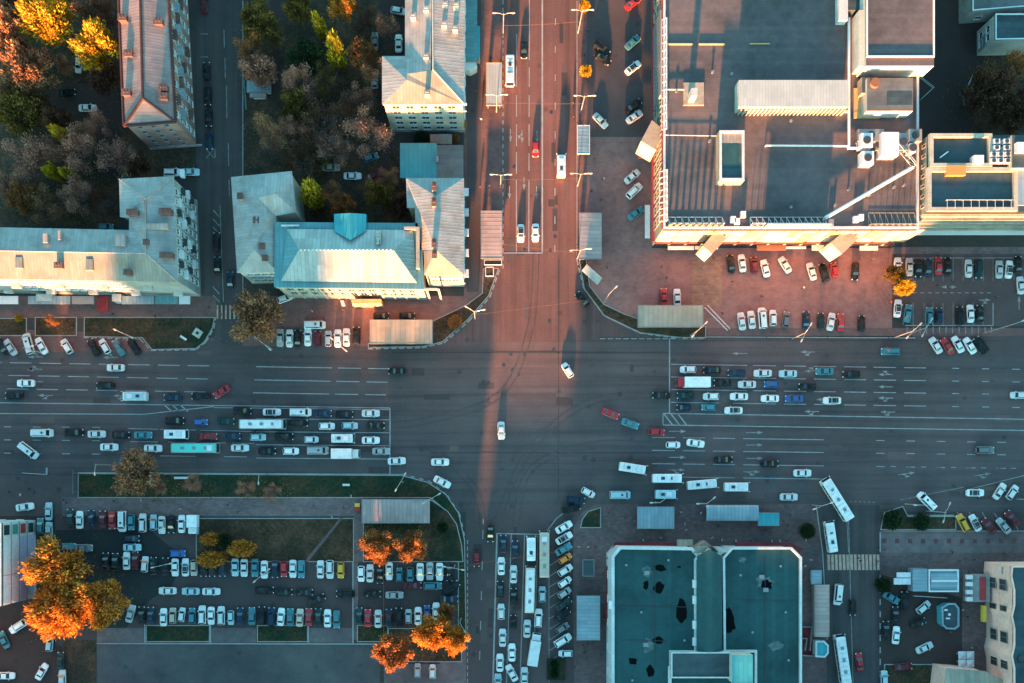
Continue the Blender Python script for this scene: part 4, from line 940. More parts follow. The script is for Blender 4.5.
def car_kit(t,col):
    key=(t,col)
    if key in _cache: return _cache[key]
    L,w,H,belt,cx,rf,rr,rg=SPEC[t]; h=L/2; paint='car_'+col
    mb=MB()
    st=[(h,.58,.32,.56),(h-.07,.76,.24,.66),(h-.24,.90,.22,.72),(h-.55,.97,.22,.79),((h+cx)/2,.99,.22,belt-.10),(cx,1,.22,belt-.02),(0,1,.22,belt),(rg,1,.22,belt),
        (-h+.50,.97,.22,belt-.03 if t in 'SC' else belt),(-h+.20,.91,.22,belt-.06),(-h+.05,.80,.24,belt-.14),(-h,.66,.32,belt-.28)]
    rings=[]
    for x,k,zb,zt in st:
        W=w*k
        rings.append([(x,-W*.9,zb),(x,-W,(zb+zt)*.5),(x,-W*.97,zt-.10),(x,-W*.86,zt-.01),(x,-W*.4,zt+.03),(x,W*.4,zt+.03),(x,W*.86,zt-.01),(x,W*.97,zt-.10),(x,W,(zb+zt)*.5),(x,W*.9,zb)])
    mb.loft(rings)
    b=belt-.02; lw=w*.88; rw=w*.70; zt=H-.05
    lo=[(cx,-lw*.92,b),(cx,lw*.92,b),(rg,lw*.94,b),(rg,-lw*.94,b)]; hi=[(rf,-rw*.96,zt),(rf,rw*.96,zt),(rr,rw*.96,zt),(rr,-rw*.96,zt)]
    mb.add(lo+hi,[(0,1,5,4),(1,2,6,5),(2,3,7,6),(3,0,4,7)])
    xm=(rf+rr)/2                      # crowned roof
    ri=[]
    for x,dz in ((rf,0),(rf-.12,.045),(xm,.06),(rr+.12,.045),(rr,0)):
        ri.append([(x,-rw*.96,zt),(x,-rw*.55,zt+dz*.8),(x,0,zt+dz),(x,rw*.55,zt+dz*.8),(x,rw*.96,zt)])
    mb.loft(ri,close=False,caps=False)
    for s in (-1,1): mb.box(cx-.22,cx-.02,s*w*1.0,s*(w+.18),belt-.02,belt+.12)   # mirrors
    body=mb.mesh('body',[paint])
    bm=bmesh.new(); bm.from_mesh(body); bmesh.ops.recalc_face_normals(bm,faces=bm.faces); bm.to_mesh(body); bm.free()
    kit=[('body',body,(0,0,0))]
    gl='glass'
    kit.append(('windscreen',quad_part([[lo[0],lo[1],hi[1],hi[0]]],.08).mesh('windscreen',[gl]),(0,0,0)))
    kit.append(('rear_window',quad_part([[lo[2],lo[3],hi[3],hi[2]]],.10).mesh('rear_window',[gl]),(0,0,0)))
    if t=='V': sides=[( (lo[3],lo[0],hi[0],hi[3]) ,-1),((lo[1],lo[2],hi[2],hi[1]),1)]
    else: sides=[((lo[3],lo[0],hi[0],hi[3]),-1),((lo[1],lo[2],hi[2],hi[1]),1)]
    for q,s in sides: kit.append(('side_window',quad_part([q],.13).mesh('side_window',[gl]),(0,0,0)))
    for s in (-1,1):
        m2=MB(); m2.loft([[(h-.03,s*w*.52,.52),(h-.10,s*w*.78,.52),(h-.10,s*w*.76,.69),(h-.03,s*w*.52,.66)],[(h-.26,s*w*.58,.58),(h-.32,s*w*.92,.58),(h-.30,s*w*.90,.775),(h-.24,s*w*.62,.765)]])
        kit.append(('headlight',m2.mesh('headlight',['lamp_white']),(0,0,0)))
        m3=MB(); m3.box(-h+.26,-h+.02,s*w*.58,s*w*.86,belt-.34,belt-.12)
        kit.append(('tail_light',m3.mesh('tail_light',['tail']),(0,0,0)))
    if t=='C':
        m4=MB(); m4.box(rf-.06,rr+.05,-rw*.88,rw*.88,H-.02,H+.03); kit.append(('sunroof',m4.mesh('sunroof',['glass']),(0,0,0)))
    if t=='V':
        m4=MB(); m4.box(.1,.6,-.25,.25,H,H+.07); kit.append(('roof_hatch',m4.mesh('roof_hatch',['dark_metal']),(0,0,0)))
    if t=='W':
        for s in (-1,1):
            m4=MB(); m4.box(rf-.1,rr+.2,s*rw*.82,s*rw*.88,H-.02,H+.05); kit.append(('roof_rail',m4.mesh('roof_rail',['dark_metal']),(0,0,0)))
    for sx in (h*.62,-h*.60):
        for s in (-1,1): kit.append(('wheel',wheel_me(),(sx,s*(w-.09),.32)))
    _cache[key]=kit; return kit
BUSSPEC=dict(B=(11.6,1.22,3.0,3),N=(6.9,1.08,2.6,2),U=(7.6,1.10,2.6,2))
def bus_kit(t,col,L=None,roof=None):
    key=('bus',t,col,L,roof)
    if key in _cache: return _cache[key]
    L0,w,H,nh=BUSSPEC[t]; L=L or L0; h=L/2; mb=MB(); rings=[]
    for x,k,zt in ((h,.86,H-.55),(h-.15,.95,H-.2),(h-.5,1,H-.03),(0,1,H),(-h+.3,1,H-.02),(-h,.95,H-.2)):
        W=w*k; rings.append([(x,-W*.96,.32),(x,-W,1.0),(x,-W,zt-.35),(x,-W*.94,zt-.08),(x,-W*.75,zt),(x,W*.75,zt),(x,W*.94,zt-.08),(x,W,zt-.35),(x,W,1.0),(x,W*.96,.32)])
    mb.loft(rings)
    for s in (-1,1): mb.box(h-.05,h+.25,s*w*.96,s*(w+.12),H-.75,H-.35)
    body=mb.mesh('body',['car_'+col]); bm=bmesh.new(); bm.from_mesh(body); bmesh.ops.recalc_face_normals(bm,faces=bm.faces); bm.to_mesh(body); bm.free()
    kit=[('body',body,(0,0,0))]
    m=MB(); m.loft([[(h-.02,-w*.86,1.15),(h-.02,w*.86,1.15),(h+.012,w*.86,1.15),(h+.012,-w*.86,1.15)],[(h-.05,-w*.86,H-.58),(h-.05,w*.86,H-.58),(h+.012,w*.84,H-.58),(h+.012,-w*.84,H-.58)],[(h-.45,-w*.88,H-.15),(h-.45,w*.88,H-.15),(h-.13,w*.88,H-.14),(h-.13,-w*.88,H-.14)]])
    kit.append(('windscreen',m.mesh('windscreen',['glass']),(0,0,0)))
    for s in (-1,1):
        n=max(3,int(L/1.5))
        for i in range(n):
            x0=-h+.5+(L-1.4)*i/n; m=MB(); m.box(x0+.06,x0+(L-1.4)/n-.06,s*(w-.03),s*(w+.015),1.45,H-.55)
            kit.append(('side_window',m.mesh('side_window',['glass']),(0,0,0)))
        m=MB(); m.box(h-.25,h+.02,s*w*.52,s*w*.82,.55,.8); kit.append(('headlight',m.mesh('headlight',['lamp_white']),(0,0,0)))
        m=MB(); m.box(-h-.02,-h+.1,s*w*.7,s*w*.92,.8,1.2); kit.append(('tail_light',m.mesh('tail_light',['tail']),(0,0,0)))
    for i in range(nh):
        x=-h+L*(i+1)/(nh+1); m=MB(); m.prism([(x-.45,-.36),(x+.45,-.36),(x+.45,.36),(x-.45,.36)],H-.02,H+.11); kit.append(('roof_hatch',m.mesh('roof_hatch',['grey_metal' if t=='B' else 'dark_metal']),(0,0,0)))
    m=MB(); m.box(h-2.6,h-1.3,-w*.55,w*.55,H-.02,H+.2); kit.append(('air_conditioner',m.mesh('air_conditioner',['white_metal']),(0,0,0)))
    m=MB()
    for i in range(1,int(L/1.1)):
        x=-h+i*1.1; m.box(x-.02,x+.02,-w*.74,w*.74,H-.03,H+.025)
    kit.append(('roof_seam',m.mesh('roof_seam',['grey_metal']),(0,0,0)))
    if roof:
        m=MB(); m.box(-h+.35,h-.7,-w*.80,w*.80,H-.02,H+.05); kit.append(('roof_panel',m.mesh('roof_panel',[roof]),(0,0,0)))
    wm=wheel_me()
    for sx in (h-1.6 if t=='B' else h*.62,-h*.55):
        for s in (-1,1): kit.append(('wheel',wm,(sx,s*(w-.12),.40)))
    _cache[key]=kit; return kit
def truck_kit(cab,box,L):
    key=('truck',cab,box,L)
    if key in _cache: return _cache[key]
    h=L/2; mb=MB(); x1=h; x0=h-1.7; w=1.1; H=2.35
    mb.loft([[(x1-.0,-w*.9,.4),(x1,-w*.9,1.2),(x1-.25,-w*.85,H-.15),(x1-.25,w*.85,H-.15),(x1,w*.9,1.2),(x1,w*.9,.4)],[(x1-.5,-w,.4),(x1-.5,-w,1.3),(x1-.6,-w*.92,H),(x1-.6,w*.92,H),(x1-.5,w,1.3),(x1-.5,w,.4)],[(x0,-w,.4),(x0,-w,1.3),(x0,-w*.92,H),(x0,w*.92,H),(x0,w,1.3),(x0,w,.4)]])
    cabm=mb.mesh('cab',['car_'+cab]); kit=[('cab',cabm,(0,0,0))]
    bm=bmesh.new(); bm.from_mesh(cabm); bmesh.ops.recalc_face_normals(bm,faces=bm.faces); bm.to_mesh(cabm); bm.free()
    m=MB(); m.add([(x1+.015,-w*.8,1.25),(x1+.015,w*.8,1.25),(x1-.235,w*.78,H-.2),(x1-.235,-w*.78,H-.2)],[(0,1,2,3)]); kit.append(('windscreen',m.mesh('windscreen',['glass']),(0,0,0)))
    m=MB(); m.prism([(x0-.12,-1.25),(x0-.12,1.25),(-h,1.25),(-h,-1.25)],.75,3.05); m.box(x0-.12,-h,-1.28,-1.2,.9,1.1); m.box(x0-.12,-h,1.2,1.28,.9,1.1)
    for i in range(1,7):
        x=-h+(x0-.12+h)*i/7; m.box(x-.03,x+.03,-1.2,1.2,3.05,3.075)
    kit.append(('cargo_box',m.mesh('cargo_box',['car_'+box]),(0,0,0)))
    m=MB(); m.box(-h+.1,x0,-.45,.45,.5,.75); kit.append(('chassis',m.mesh('chassis',['dark_metal']),(0,0,0)))
    for s in (-1,1):
        m=MB(); m.box(x1-.1,x1+.02,s*w*.5,s*w*.8,.6,.85); kit.append(('headlight',m.mesh('headlight',['lamp_white']),(0,0,0)))
    for sx in (h-.95,-h+1.1):
        for s in (-1,1): kit.append(('wheel',wheel_me(),(sx,s*.95,.40)))
    _cache[key]=kit; return kit
TW=dict(S='sedan',H='hatchback',W='estate car',M='small hatchback',V='van',C='dark-roofed sedan',B='bus',N='minibus',U='minibus',T='box truck')
NAME=dict(S='car',H='car',W='car',M='car',C='car',V='van',B='bus',N='minibus',U='minibus',T='box_truck')
def vehicle(px,py,ang,col,t,label,group,z=.05,**k):
    if t in SPEC: kit=car_kit(t,col)
    elif t in BUSSPEC: kit=bus_kit(t,col,k.get('L'),k.get('roof'))
    else: kit=truck_kit(k.get('cab','w'),col,k.get('L',7.0))
    hh=SPEC[t][2]*.8 if t in SPEC else (BUSSPEC[t][2] if t in BUSSPEC else 2.8)
    r=thing(NAME[t],label,NAME[t].replace('_',' '),(*R(px,py,hh),z),math.radians(ang),group)
    for n,me,loc in kit: obj(n,me,r,loc)
    return r
NCAR=0
def row(where, cars, a='left', b='right', group=None):
    """a line of vehicles listed from end a to end b; each label counts from the nearer end"""
    global NCAR
    if a in ('left','top'): cars=sorted(cars,key=lambda t:t[0] if a=='left' else t[1])
    n=len(cars)
    for i,c in enumerate(cars):
        x,y,ang,col,t=c[:5]; kw=c[5] if len(c)>5 else {}
        lab='%s %s, %s %s'%(CARCOL[col][0],TW[t],place_word(i,n,a,b),where)
        vehicle(x,y,ang,col,t,lab,group or 'vehicles '+where,**kw); NCAR+=1
def single(x,y,ang,col,t,label,**kw):
    global NCAR
    vehicle(x,y,ang,col,t,label,kw.pop('group','vehicles on the roads'),**kw); NCAR+=1

# --- upper left
row('in the slanted bays below the L-shaped roof',[(1,346,122,'k','S'),(9.5,347,125,'s','S'),(27,343,105,'w','V'),(40.6,345.5,120,'w','S'),(66,346,122,'w','H'),(93,347,120,'k','W'),(104,346,121,'w','H'),(118,347,121,'t','S'),(133,346,122,'k','W')])
row('of those driving left on the upper left road',[(13,395.5,180,'k','S'),(25,383,180,'w','S'),(104.5,385.5,180,'k','S'),(115,367.5,180,'w','S'),(133.5,396,180,'w','U',dict(L=6.0,roof='car_p')),(172,397.5,180,'n','S'),(200,396,180,'k','W'),(221,391.5,213,'r','S'),(397,371,180,'k','S')])
Q='left-hand eastbound queue'
row('in the uppermost '+Q,[(241.5,411,0,'k','W'),(271.5,412,0,'w','C'),(300,412,0,'w','V'),(322.5,413.3,0,'n','S'),(344,414.3,0,'k','S'),(370.5,413.2,0,'w','S')])
row('in the second '+Q,[(174,420.5,0,'k','W'),(200,422,0,'b','M'),(225,421.3,0,'f','S'),(261.5,424,0,'s','B',dict(L=11.2,roof='car_w')),(298,423,0,'k','W'),(326.5,426,0,'w','H'),(349.5,425.6,0,'p','H'),(375.5,425.5,0,'k','S')])
row('in the third '+Q,[(41,432.8,0,'w','V'),(73,432.3,0,'k','W'),(96,434,0,'w','S'),(120,434.8,0,'k','S'),(142.5,435,0,'t','S'),(175,434.2,0,'w','U',dict(L=5.6)),(208,436.5,0,'r','S'),(231,436,0,'n','S'),(257.5,437,0,'p','H'),(283.5,436.6,0,'k','W'),(311,439.5,0,'w','M'),(342.5,438.2,0,'w','U',dict(L=5.6)),(370.5,440.2,0,'w','S')])
row('in the lowest '+Q,[(108.5,447,0,'w','S'),(152.5,448.3,0,'w','S'),(194,448,0,'s','B',dict(L=11.5,roof='bus_turq')),(239.5,447.8,0,'w','S'),(266.5,451,0,'k','S'),(290.5,451,0,'w','H'),(317.3,450.3,0,'s','V'),(345,453.6,0,'w','T',dict(L=6.9)),(381,451.2,0,'s','S')])
single(27,450.5,-37,'w','V','white van slewed across the eastbound lanes near the left edge')
single(139,459,25,'t','H','teal car half hidden by the brown tree beside the left road')
single(396.5,461,3,'w','S','white sedan just past the stop line of the eastbound queue')
single(440,462,0,'w','S','white sedan heading right, alone in the left middle of the junction')
single(442,482,-27,'w','S','white sedan turning down at the lower left corner of the junction')
single(501.3,430.5,272,'w','S','white sedan in the bright sun streak at the junction centre')
single(567.7,370,122,'w','H','white hatchback turning in the empty upper middle of the junction')
single(610.5,413.5,-22,'r','S','red sedan turning in the junction, left of the pale teal one')
single(630.3,423.5,-20,'t','S','teal sedan turning in the junction between two red cars')
single(657,432,-4,'r','H','red hatchback entering the eastbound road just below the striped island')
row('in the top right-hand westbound queue',[(688.5,369.3,180,'w','H'),(712.5,370,180,'k','C'),(737,372.5,180,'n','S'),(763.3,373,180,'w','S'),(788.5,373.5,180,'p','S'),(825,371,180,'t','S'),(852,374.2,180,'k','S')])
row('in the second right-hand westbound queue',[(694,381.8,180,'w','T',dict(cab='r',L=8.2)),(723,382.8,180,'k','S'),(747.5,384.2,180,'w','S'),(771.5,384,180,'b','M'),(808,386.5,180,'k','S')])
row('in the third right-hand westbound queue',[(661.5,395.3,180,'k','S'),(686,395.5,180,'f','S'),(711.5,396.3,180,'w','H'),(739.5,396.3,180,'w','S'),(770.5,398.3,180,'w','S'),(794.5,398.4,180,'b','S'),(832.7,400.4,180,'w','C')])
row('in the bottom right-hand westbound queue',[(684,407.4,180,'n','M'),(709,407.2,180,'t','M'),(734,410.3,180,'w','C')])
single(1019.5,395,180,'w','H','white hatchback heading left, cut by the right edge of the photo')
single(891.5,351,180,'t','W','teal estate car alone in the top lane, right of the plaza')
row('on the right-hand eastbound carriageway',[(673.5,444.8,0,'w','M'),(696,443.2,-8,'w','S'),(724,459.5,0,'k','S'),(770,463.5,0,'k','S'),(803,473,0,'w','S'),(986.3,450,0,'g','W')])
row('in the bus lane above the grey market roofs',[(620.5,495,0,'p','V'),(633.2,468.2,-9,'w','U',dict(L=6.7)),(666.5,494.4,0,'p','U',dict(L=5.2)),(668,478.3,0,'w','U',dict(L=7.4)),(703,484.3,5,'w','U',dict(L=7.4)),(737.3,487,0,'w','U',dict(L=6.0)),(789.3,497,0,'w','S')])
single(838.5,499.5,122,'w','B','long white bus turning out of the lower right side street',L=11.6)
single(832,537,98,'w','U','white minibus waiting above the zebra crossing, behind the long bus',L=7.6)
single(928,501,135,'w','V','white van slewed on the dark corner lawn at lower right',L=6)
row('stopped on the right beside the lower kerb',[(976,492.8,0,'w','C'),(1000.5,491.3,57,'w','S'),(1013.3,492.3,55,'w','H')])
row('in the slanted bays beside the tiled walk',[(964,523,118,'y','W'),(976,523,118,'w','C'),(990,526,132,'m','S'),(1004.5,526,130,'s','S'),(1013,518.5,128,'m','S')])
# --- upper right plaza and car parks
row('in the plaza row under the shopping centre front',[(731.3,263.5,98,'k','S'),(742.5,262.8,97,'w','S'),(754.5,264.3,95,'m','H'),(765.6,268,104,'w','S'),(785.5,264.5,122,'w','S'),(812.2,271,106,'w','S'),(824.8,272,106,'k','W'),(835,269,100,'r','M'),(856,271,266,'k','S')])
row('in the plaza row along the main road',[(742,321,98,'w','S'),(752,319.5,97,'w','S'),(763.3,317.5,95,'w','V'),(773.5,317.5,91,'w','H'),(786.6,319,84,'g','H'),(806.5,320,88,'n','S'),(821.3,320.3,90,'f','H'),(831.5,321.5,80,'w','S'),(841.3,322,90,'r','S'),(862.2,323,90,'k','H')])
row('above the tan kiosk right of the corner',[(664,296.5,90,'r','S'),(677.5,297.3,92,'w','S')])
row('in the right-hand car park\'s upper row',[(898.5,266,90,'w','S'),(910,266.5,90,'s','S'),(919,268,270,'k','S'),(928.6,267,90,'n','S'),(939.2,265.4,90,'r','S'),(948.6,266,90,'k','S'),(969.3,268,90,'w','S'),(980,268.5,270,'f','W'),(1000,269,90,'s','S'),(1009.8,269,85,'w','C'),(1019.3,264.5,90,'k','S'),(1021.5,285,95,'w','S')])
row('in the right-hand car park\'s lower row',[(898.3,308,85,'w','C'),(908.5,313,82,'t','S'),(930,316,88,'t','W'),(939.8,315,90,'n','H'),(961,315.3,90,'k','W'),(971.2,313.3,92,'w','S'),(980.6,313.5,90,'k','S')])
row('parked aslant beside the right-hand main road',[(936.5,345.2,122,'w','S'),(948,346,125,'r','S'),(958.7,344.2,120,'w','S'),(970.6,345.5,122,'w','S'),(982.3,344.5,125,'k','W')])
row('in the strip beside the shopping centre',[(633,2,40,'r','S'),(633,41.5,42,'t','S'),(602,47,-40,'k','W'),(603,57.3,-36,'k','S'),(633.3,67,38,'w','C'),(633.8,105,36,'k','S'),(634.7,116.2,34,'w','S'),(600.5,120,-46,'p','S'),(632.5,176,40,'w','S'),(634.7,190,44,'w','W'),(636,213,36,'t','S')],'top','bottom')
row('on the sunlit upper street',[(510,69,270,'w','U',dict(L=7.2)),(524,49,270,'k','S'),(535.6,148.5,270,'r','H'),(561.5,164.5,90,'w','U',dict(L=5.4)),(520.8,232.8,270,'w','C'),(535.5,232.2,270,'w','S')])
single(582.5,299.3,130,'k','S','black sedan hugging the curved kerb at the upper right corner')
# --- left side street and courtyards
row('along the narrow left street',[(203.5,3,90,'m','S'),(206.3,70,90,'k','S'),(207.2,95,270,'k','W'),(208.3,117,270,'k','S'),(209,140,270,'n','S'),(216,241,90,'k','W'),(217,265,90,'k','S'),(229.8,280,90,'n','S')],'top','bottom')
row('parked between the brick block and the L-shaped block',[(172,171.5,0,'w','W'),(190,171.5,0,'p','S')])
single(78,64,265,'w','H','white car in the left yard beside the bright yellow tree')
single(87,107.3,0,'w','S','white sedan standing across the dark left courtyard')
single(66,92,5,'k','S','black sedan in shadow above the white one in the left courtyard')
single(105,226.5,0,'t','H','teal car tucked behind the L-shaped roof')
row('in the tree-filled courtyard beside the tall pale block',[(398.5,10,-10,'w','H'),(398.5,42.5,90,'w','S'),(374.5,40.5,90,'s','S'),(374.5,79.5,90,'w','H')],'top','bottom')
row('behind the pale hipped roof',[(330.5,167,0,'e','S'),(352.3,175.5,0,'w','S'),(370.5,157,20,'t','H'),(373.5,175,25,'m','S'),(371.5,194,10,'m','H')])
single(284.5,298,20,'w','H','white hatchback at the lower left corner of the sunlit hall')
single(314.3,324.3,0,'w','V','white van parked crosswise above the row near the tan kiosk')
row('in the row below the sunlit hall',[(279.8,337.5,90,'s','S'),(289.2,338,90,'w','S'),(297.4,338.5,90,'k','S'),(307.5,336.8,90,'w','S'),(317.4,338.5,90,'m','H'),(328,338.4,90,'s','H'),(337.5,338,90,'w','S'),(346.2,337,90,'w','S'),(356,335.5,90,'k','W')])
row('half under the upper edge of the tan kiosk',[(381,315.5,0,'k','H'),(407,315.5,0,'k','H')])
# --- lower left car park
row('by the striped sign building',[(24,507,8,'w','S'),(39.5,526,90,'t','H'),(48,511.5,90,'p','S'),(48.2,531,270,'p','S')])
row('in the left car park\'s top row',[(69.5,518,90,'f','S'),(79,520,90,'w','S'),(90.5,519,90,'n','S'),(102,519.5,90,'m','S'),(111.5,520.5,270,'r','S'),(121,521.5,270,'w','V'),(130.6,522.3,270,'t','H'),(141.8,523,90,'w','W'),(152.8,522.5,90,'p','H'),(161.3,525,270,'w','S'),(170.5,524.5,270,'k','S'),(181.2,524,90,'w','S'),(191.8,525,270,'w','T',dict(L=4.9))])
row('in the left car park\'s shaded second line',[(68,546.5,0,'t','M'),(83,548,0,'g','S'),(105,561.5,90,'k','S'),(114.5,562,90,'k','S'),(126,561,90,'w','S'),(131,538.5,0,'n','H'),(131.5,547.5,0,'p','S'),(134.6,560.5,90,'m','S')])
row('in the left car park\'s upper middle row',[(144.2,564.5,85,'w','H'),(153,566,90,'k','S'),(165,566.5,90,'k','S'),(174.6,567.5,270,'w','S'),(185,567.5,90,'w','C'),(193.4,568,270,'e','H'),(203,568,270,'k','S'),(211.8,568,270,'k','S'),(222,568,270,'n','S'),(234.7,567.5,270,'p','S'),(243.7,568,270,'w','S'),(254.5,568,270,'t','S'),(264,569.8,270,'w','S'),(274.6,569.3,270,'n','S'),(283.5,569.3,270,'r','H'),(292.6,569,270,'w','S'),(301,569.3,270,'t','S'),(320.2,569.6,90,'w','S'),(329.6,569.6,270,'w','W'),(340.5,570.6,270,'y','H'),(361,574,270,'w','H'),(369.8,573.5,90,'w','S')])
single(177,553.5,0,'b','H','bright blue hatchback crosswise behind a row, near yellow shrubs')
row('below the two red-orange trees',[(379.7,575,270,'k','S'),(389,571.3,270,'w','S'),(399.2,575,90,'t','M'),(410,575,270,'t','H'),(420,572.2,270,'w','S'),(429.7,571.4,270,'s','S'),(439.5,572,270,'w','S'),(449.4,572.5,270,'k','S')])
row('in the left car park\'s middle aisle',[(167,591,180,'w','S',dict()),(190.2,591.5,180,'p','S'),(210.7,591.7,0,'w','S'),(264,590.3,0,'k','W'),(283.2,592.3,0,'k','S'),(303.7,592.5,0,'k','S'),(316.3,600,25,'k','S'),(345,594,180,'k','W'),(371.7,594.3,0,'k','S'),(394.3,595.2,0,'s','S'),(412.5,585.5,0,'m','S'),(432.4,586.2,0,'t','W'),(451,588,35,'k','W'),(449.3,599,0,'n','S')])
row('in the left car park\'s bottom row',[(130,614,75,'s','S'),(141,615.5,90,'k','S'),(150.2,616,90,'n','S'),(163,617.5,90,'w','S'),(172.2,616,90,'e','H'),(181.3,615,82,'w','M'),(191.6,616,90,'t','H'),(201.5,615.3,90,'w','W'),(210.7,616,270,'w','S'),(220.5,616,90,'w','W'),(230.4,618,270,'p','M'),(239.7,616.7,90,'n','S'),(251.5,616.3,90,'t','S'),(261.3,616,90,'k','W'),(271,617,90,'n','W'),(280.6,617.2,85,'w','S'),(290,617.5,90,'t','S'),(299.5,618,87,'e','S'),(308.5,617.2,90,'r','S'),(318,617.3,90,'f','S'),(327.3,618.6,90,'w','S'),(336.4,619.6,270,'t','S')])
row('in the bottom row by the orange trees',[(359,616.5,90,'f','S'),(367.6,618.3,90,'r','S'),(378,619,90,'w','S'),(388.6,618,90,'n','S'),(398.6,617.3,90,'k','W'),(408.3,616.7,90,'p','M'),(418,616.3,90,'w','S'),(427,612.5,90,'b','M'),(436,611.8,90,'w','S'),(446.3,611,90,'t','M')])
row('in the dark lane at the lower left corner',[(3,640,115,'t','S'),(16.5,627,213,'w','W'),(5,676,0,'w','S'),(41,672,60,'w','S'),(48.7,644,85,'p','H'),(60,661,90,'f','S'),(61.5,679,90,'w','S')])
row('beneath the yellow-orange tree by the lower street',[(417.5,671,90,'s','M'),(432.5,672,90,'w','M')])
# --- lower street queues
row('heading down the lower street',[(490.4,533.5,270,'k','S'),(476.6,559,270,'m','H')],'top','bottom')
row('in the lower street\'s left queue',[(503.3,544,90,'n','S'),(501.3,566.3,90,'w','S'),(500.2,589.8,90,'k','C'),(501.1,612,90,'w','H'),(502.6,638,90,'w','S'),(499.9,663,90,'w','S'),(498,683,90,'p','S')],'top','bottom')
row('in the lower street\'s second queue',[(515,549.5,90,'n','S'),(513.6,574.4,90,'w','S'),(513.6,597,90,'k','S'),(513.3,622.3,90,'k','M'),(512,652.8,90,'w','S'),(511.8,673.3,118,'w','S')],'top','bottom')
row('in the lower street\'s third queue',[(531.3,548.8,90,'w','U',dict(L=6.0)),(530,590,88.5,'e','B',dict(L=11.4,roof='car_w')),(527.2,629,88,'w','S'),(534.8,650,81,'w','T',dict(L=8.0)),(524.5,676.5,90,'w','S')],'top','bottom')
row('in the lower street\'s right queue',[(544.5,554.5,90,'e','B',dict(L=11.4)),(542.3,594.5,90,'p','H'),(538.5,618.5,87,'w','W')],'top','bottom')
row('in the diagonal bays beside the market hall',[(571.3,508.5,15,'k','W'),(576,499.8,-8,'n','W'),(588.3,492.6,-28,'w','M'),(564,527.2,30,'w','S'),(564.2,538.3,30,'w','C'),(563.6,549.3,31,'t','S'),(565.2,558.7,32,'o','M'),(565.3,570.3,33,'w','H'),(565,582.2,36,'w','M'),(564.6,593,36,'s','M'),(563.6,604.4,36,'f','S'),(562.3,615,36,'k','S'),(562.6,628.3,33,'g','M'),(563,640.8,32,'w','W'),(565.8,653.8,180,'w','M')],'top','bottom')
# --- lower right side street
single(839.3,595,264,'w','V','white van below the zebra crossing beside the arched shelter')
single(853.3,608,270,'k','H','black car in the middle of the lower right side street')
single(860,662,97,'r','S','red sedan in the lower right side street beside a white bus')
single(844,660,98,'w','B','white bus at the bottom edge, beside the market hall',L=12.0)
row('in the dark yard beside the market pavilion',[(892,598,-30,'t','S'),(905.5,601,90,'k','W'),(886.5,630,90,'k','S'),(896.7,635.5,85,'w','S'),(896,615.5,90,'k','S'),(924.3,607.5,40,'w','H'),(919,623,20,'k','H'),(925.3,648,25,'w','S'),(904,667,5,'m','S'),(885,679,90,'p','H')],'top left','bottom')
print('VEHICLES',NCAR)
# ---------------------------------------------------------------- shelters, kiosks, stalls
def shelter(name,label,rect,h,mat,cat='shelter',vault=None,fascia='grey_metal',back=None,group=None,posts=True,kiosk=False):
    x0,y0,x1,y1=rect; cx,cy=(x0+x1)/2,(y0+y1)/2
    p=[R(x0,y0,h),R(x1,y0,h),R(x1,y1,h),R(x0,y1,h)]; c=R(cx,cy,h)
    e=thing(name,label,cat,(*c,0),0,group)
    ax,ay=p[3]; bx,by=p[1]
    if vault:
        mb=MB(); rings=[]; n=10
        for i in range(n+1):
            t=PI*i/n; k=-math.cos(t); z=h+math.sin(t)*.7
            if vault=='x': rings.append([(ax,c[1]+k*(by-ay)/2,z),(bx,c[1]+k*(by-ay)/2,z),(bx,c[1]+k*(by-ay)/2,z-.12),(ax,c[1]+k*(by-ay)/2,z-.12)])
            else: rings.append([(c[0]+k*(bx-ax)/2,ay,z),(c[0]+k*(bx-ax)/2,by,z),(c[0]+k*(bx-ax)/2,by,z-.12),(c[0]+k*(bx-ax)/2,ay,z-.12)])
        mb.loft(rings); mb.build('roof',[mat],e)
    else:
        mb=MB(); mb.prism(p,h-.18,h,bottom=True); mb.build('roof',[mat],e)
        mb=MB(); q=ccw(p); o=inset(p,-.09)
        mb.add([(x,y,h-.36) for x,y in o]+[(x,y,h+.05) for x,y in o]+[(x,y,h+.05) for x,y in inset(p,.04)]+[(x,y,h-.36) for x,y in inset(p,.04)],[f for i in range(4) for f in ((i,(i+1)%4,4+(i+1)%4,4+i),(4+i,4+(i+1)%4,8+(i+1)%4,8+i),(8+i,8+(i+1)%4,12+(i+1)%4,12+i))])
        mb.build('fascia',[fascia],e)
    if kiosk:
        mb=MB(); mb.prism(inset(p,.5),0,h-.2); mb.build('wall',['panel_white'],e)
        mb=MB(); mb.prism(inset(p,.46),1.0,2.2); mb.build('shop_window',['pane'],e)
    else:
        nx=max(2,int((bx-ax)/4)+1); ny=max(2,int((by-ay)/4)+1)
        for i in range(nx):
            for j in range(ny):
                if i in (0,nx-1) or j in (0,ny-1):
                    x=ax+.4+(bx-ax-.8)*i/(nx-1); y=ay+.4+(by-ay-.8)*j/(ny-1); mb=MB(); mb.tube((x,y,0),(x,y,h-.15),.07,n=6); mb.build('post',['grey_metal'],e)
        mb=MB()
        if bx-ax>by-ay: mb.box(ax+.3,bx-.3,by-.5,by-.42,.2,2.4); bb=(ax+1,bx-1,by-1.1,by-.6)
        else: mb.box(ax+.3,ax+.38,ay+.3,by-.3,.2,2.4); bb=(ax+.6,ax+1.1,ay+1,by-1)
        mb.build('glass_screen',['pane_light'],e); mb=MB(); mb.box(*bb,.42,.5); mb.box(bb[0],bb[0]+.1,bb[2],bb[3],0,.42); mb.box(bb[1]-.1,bb[1],bb[2],bb[3],0,.42); mb.build('bench',['wood'],e)
    return e
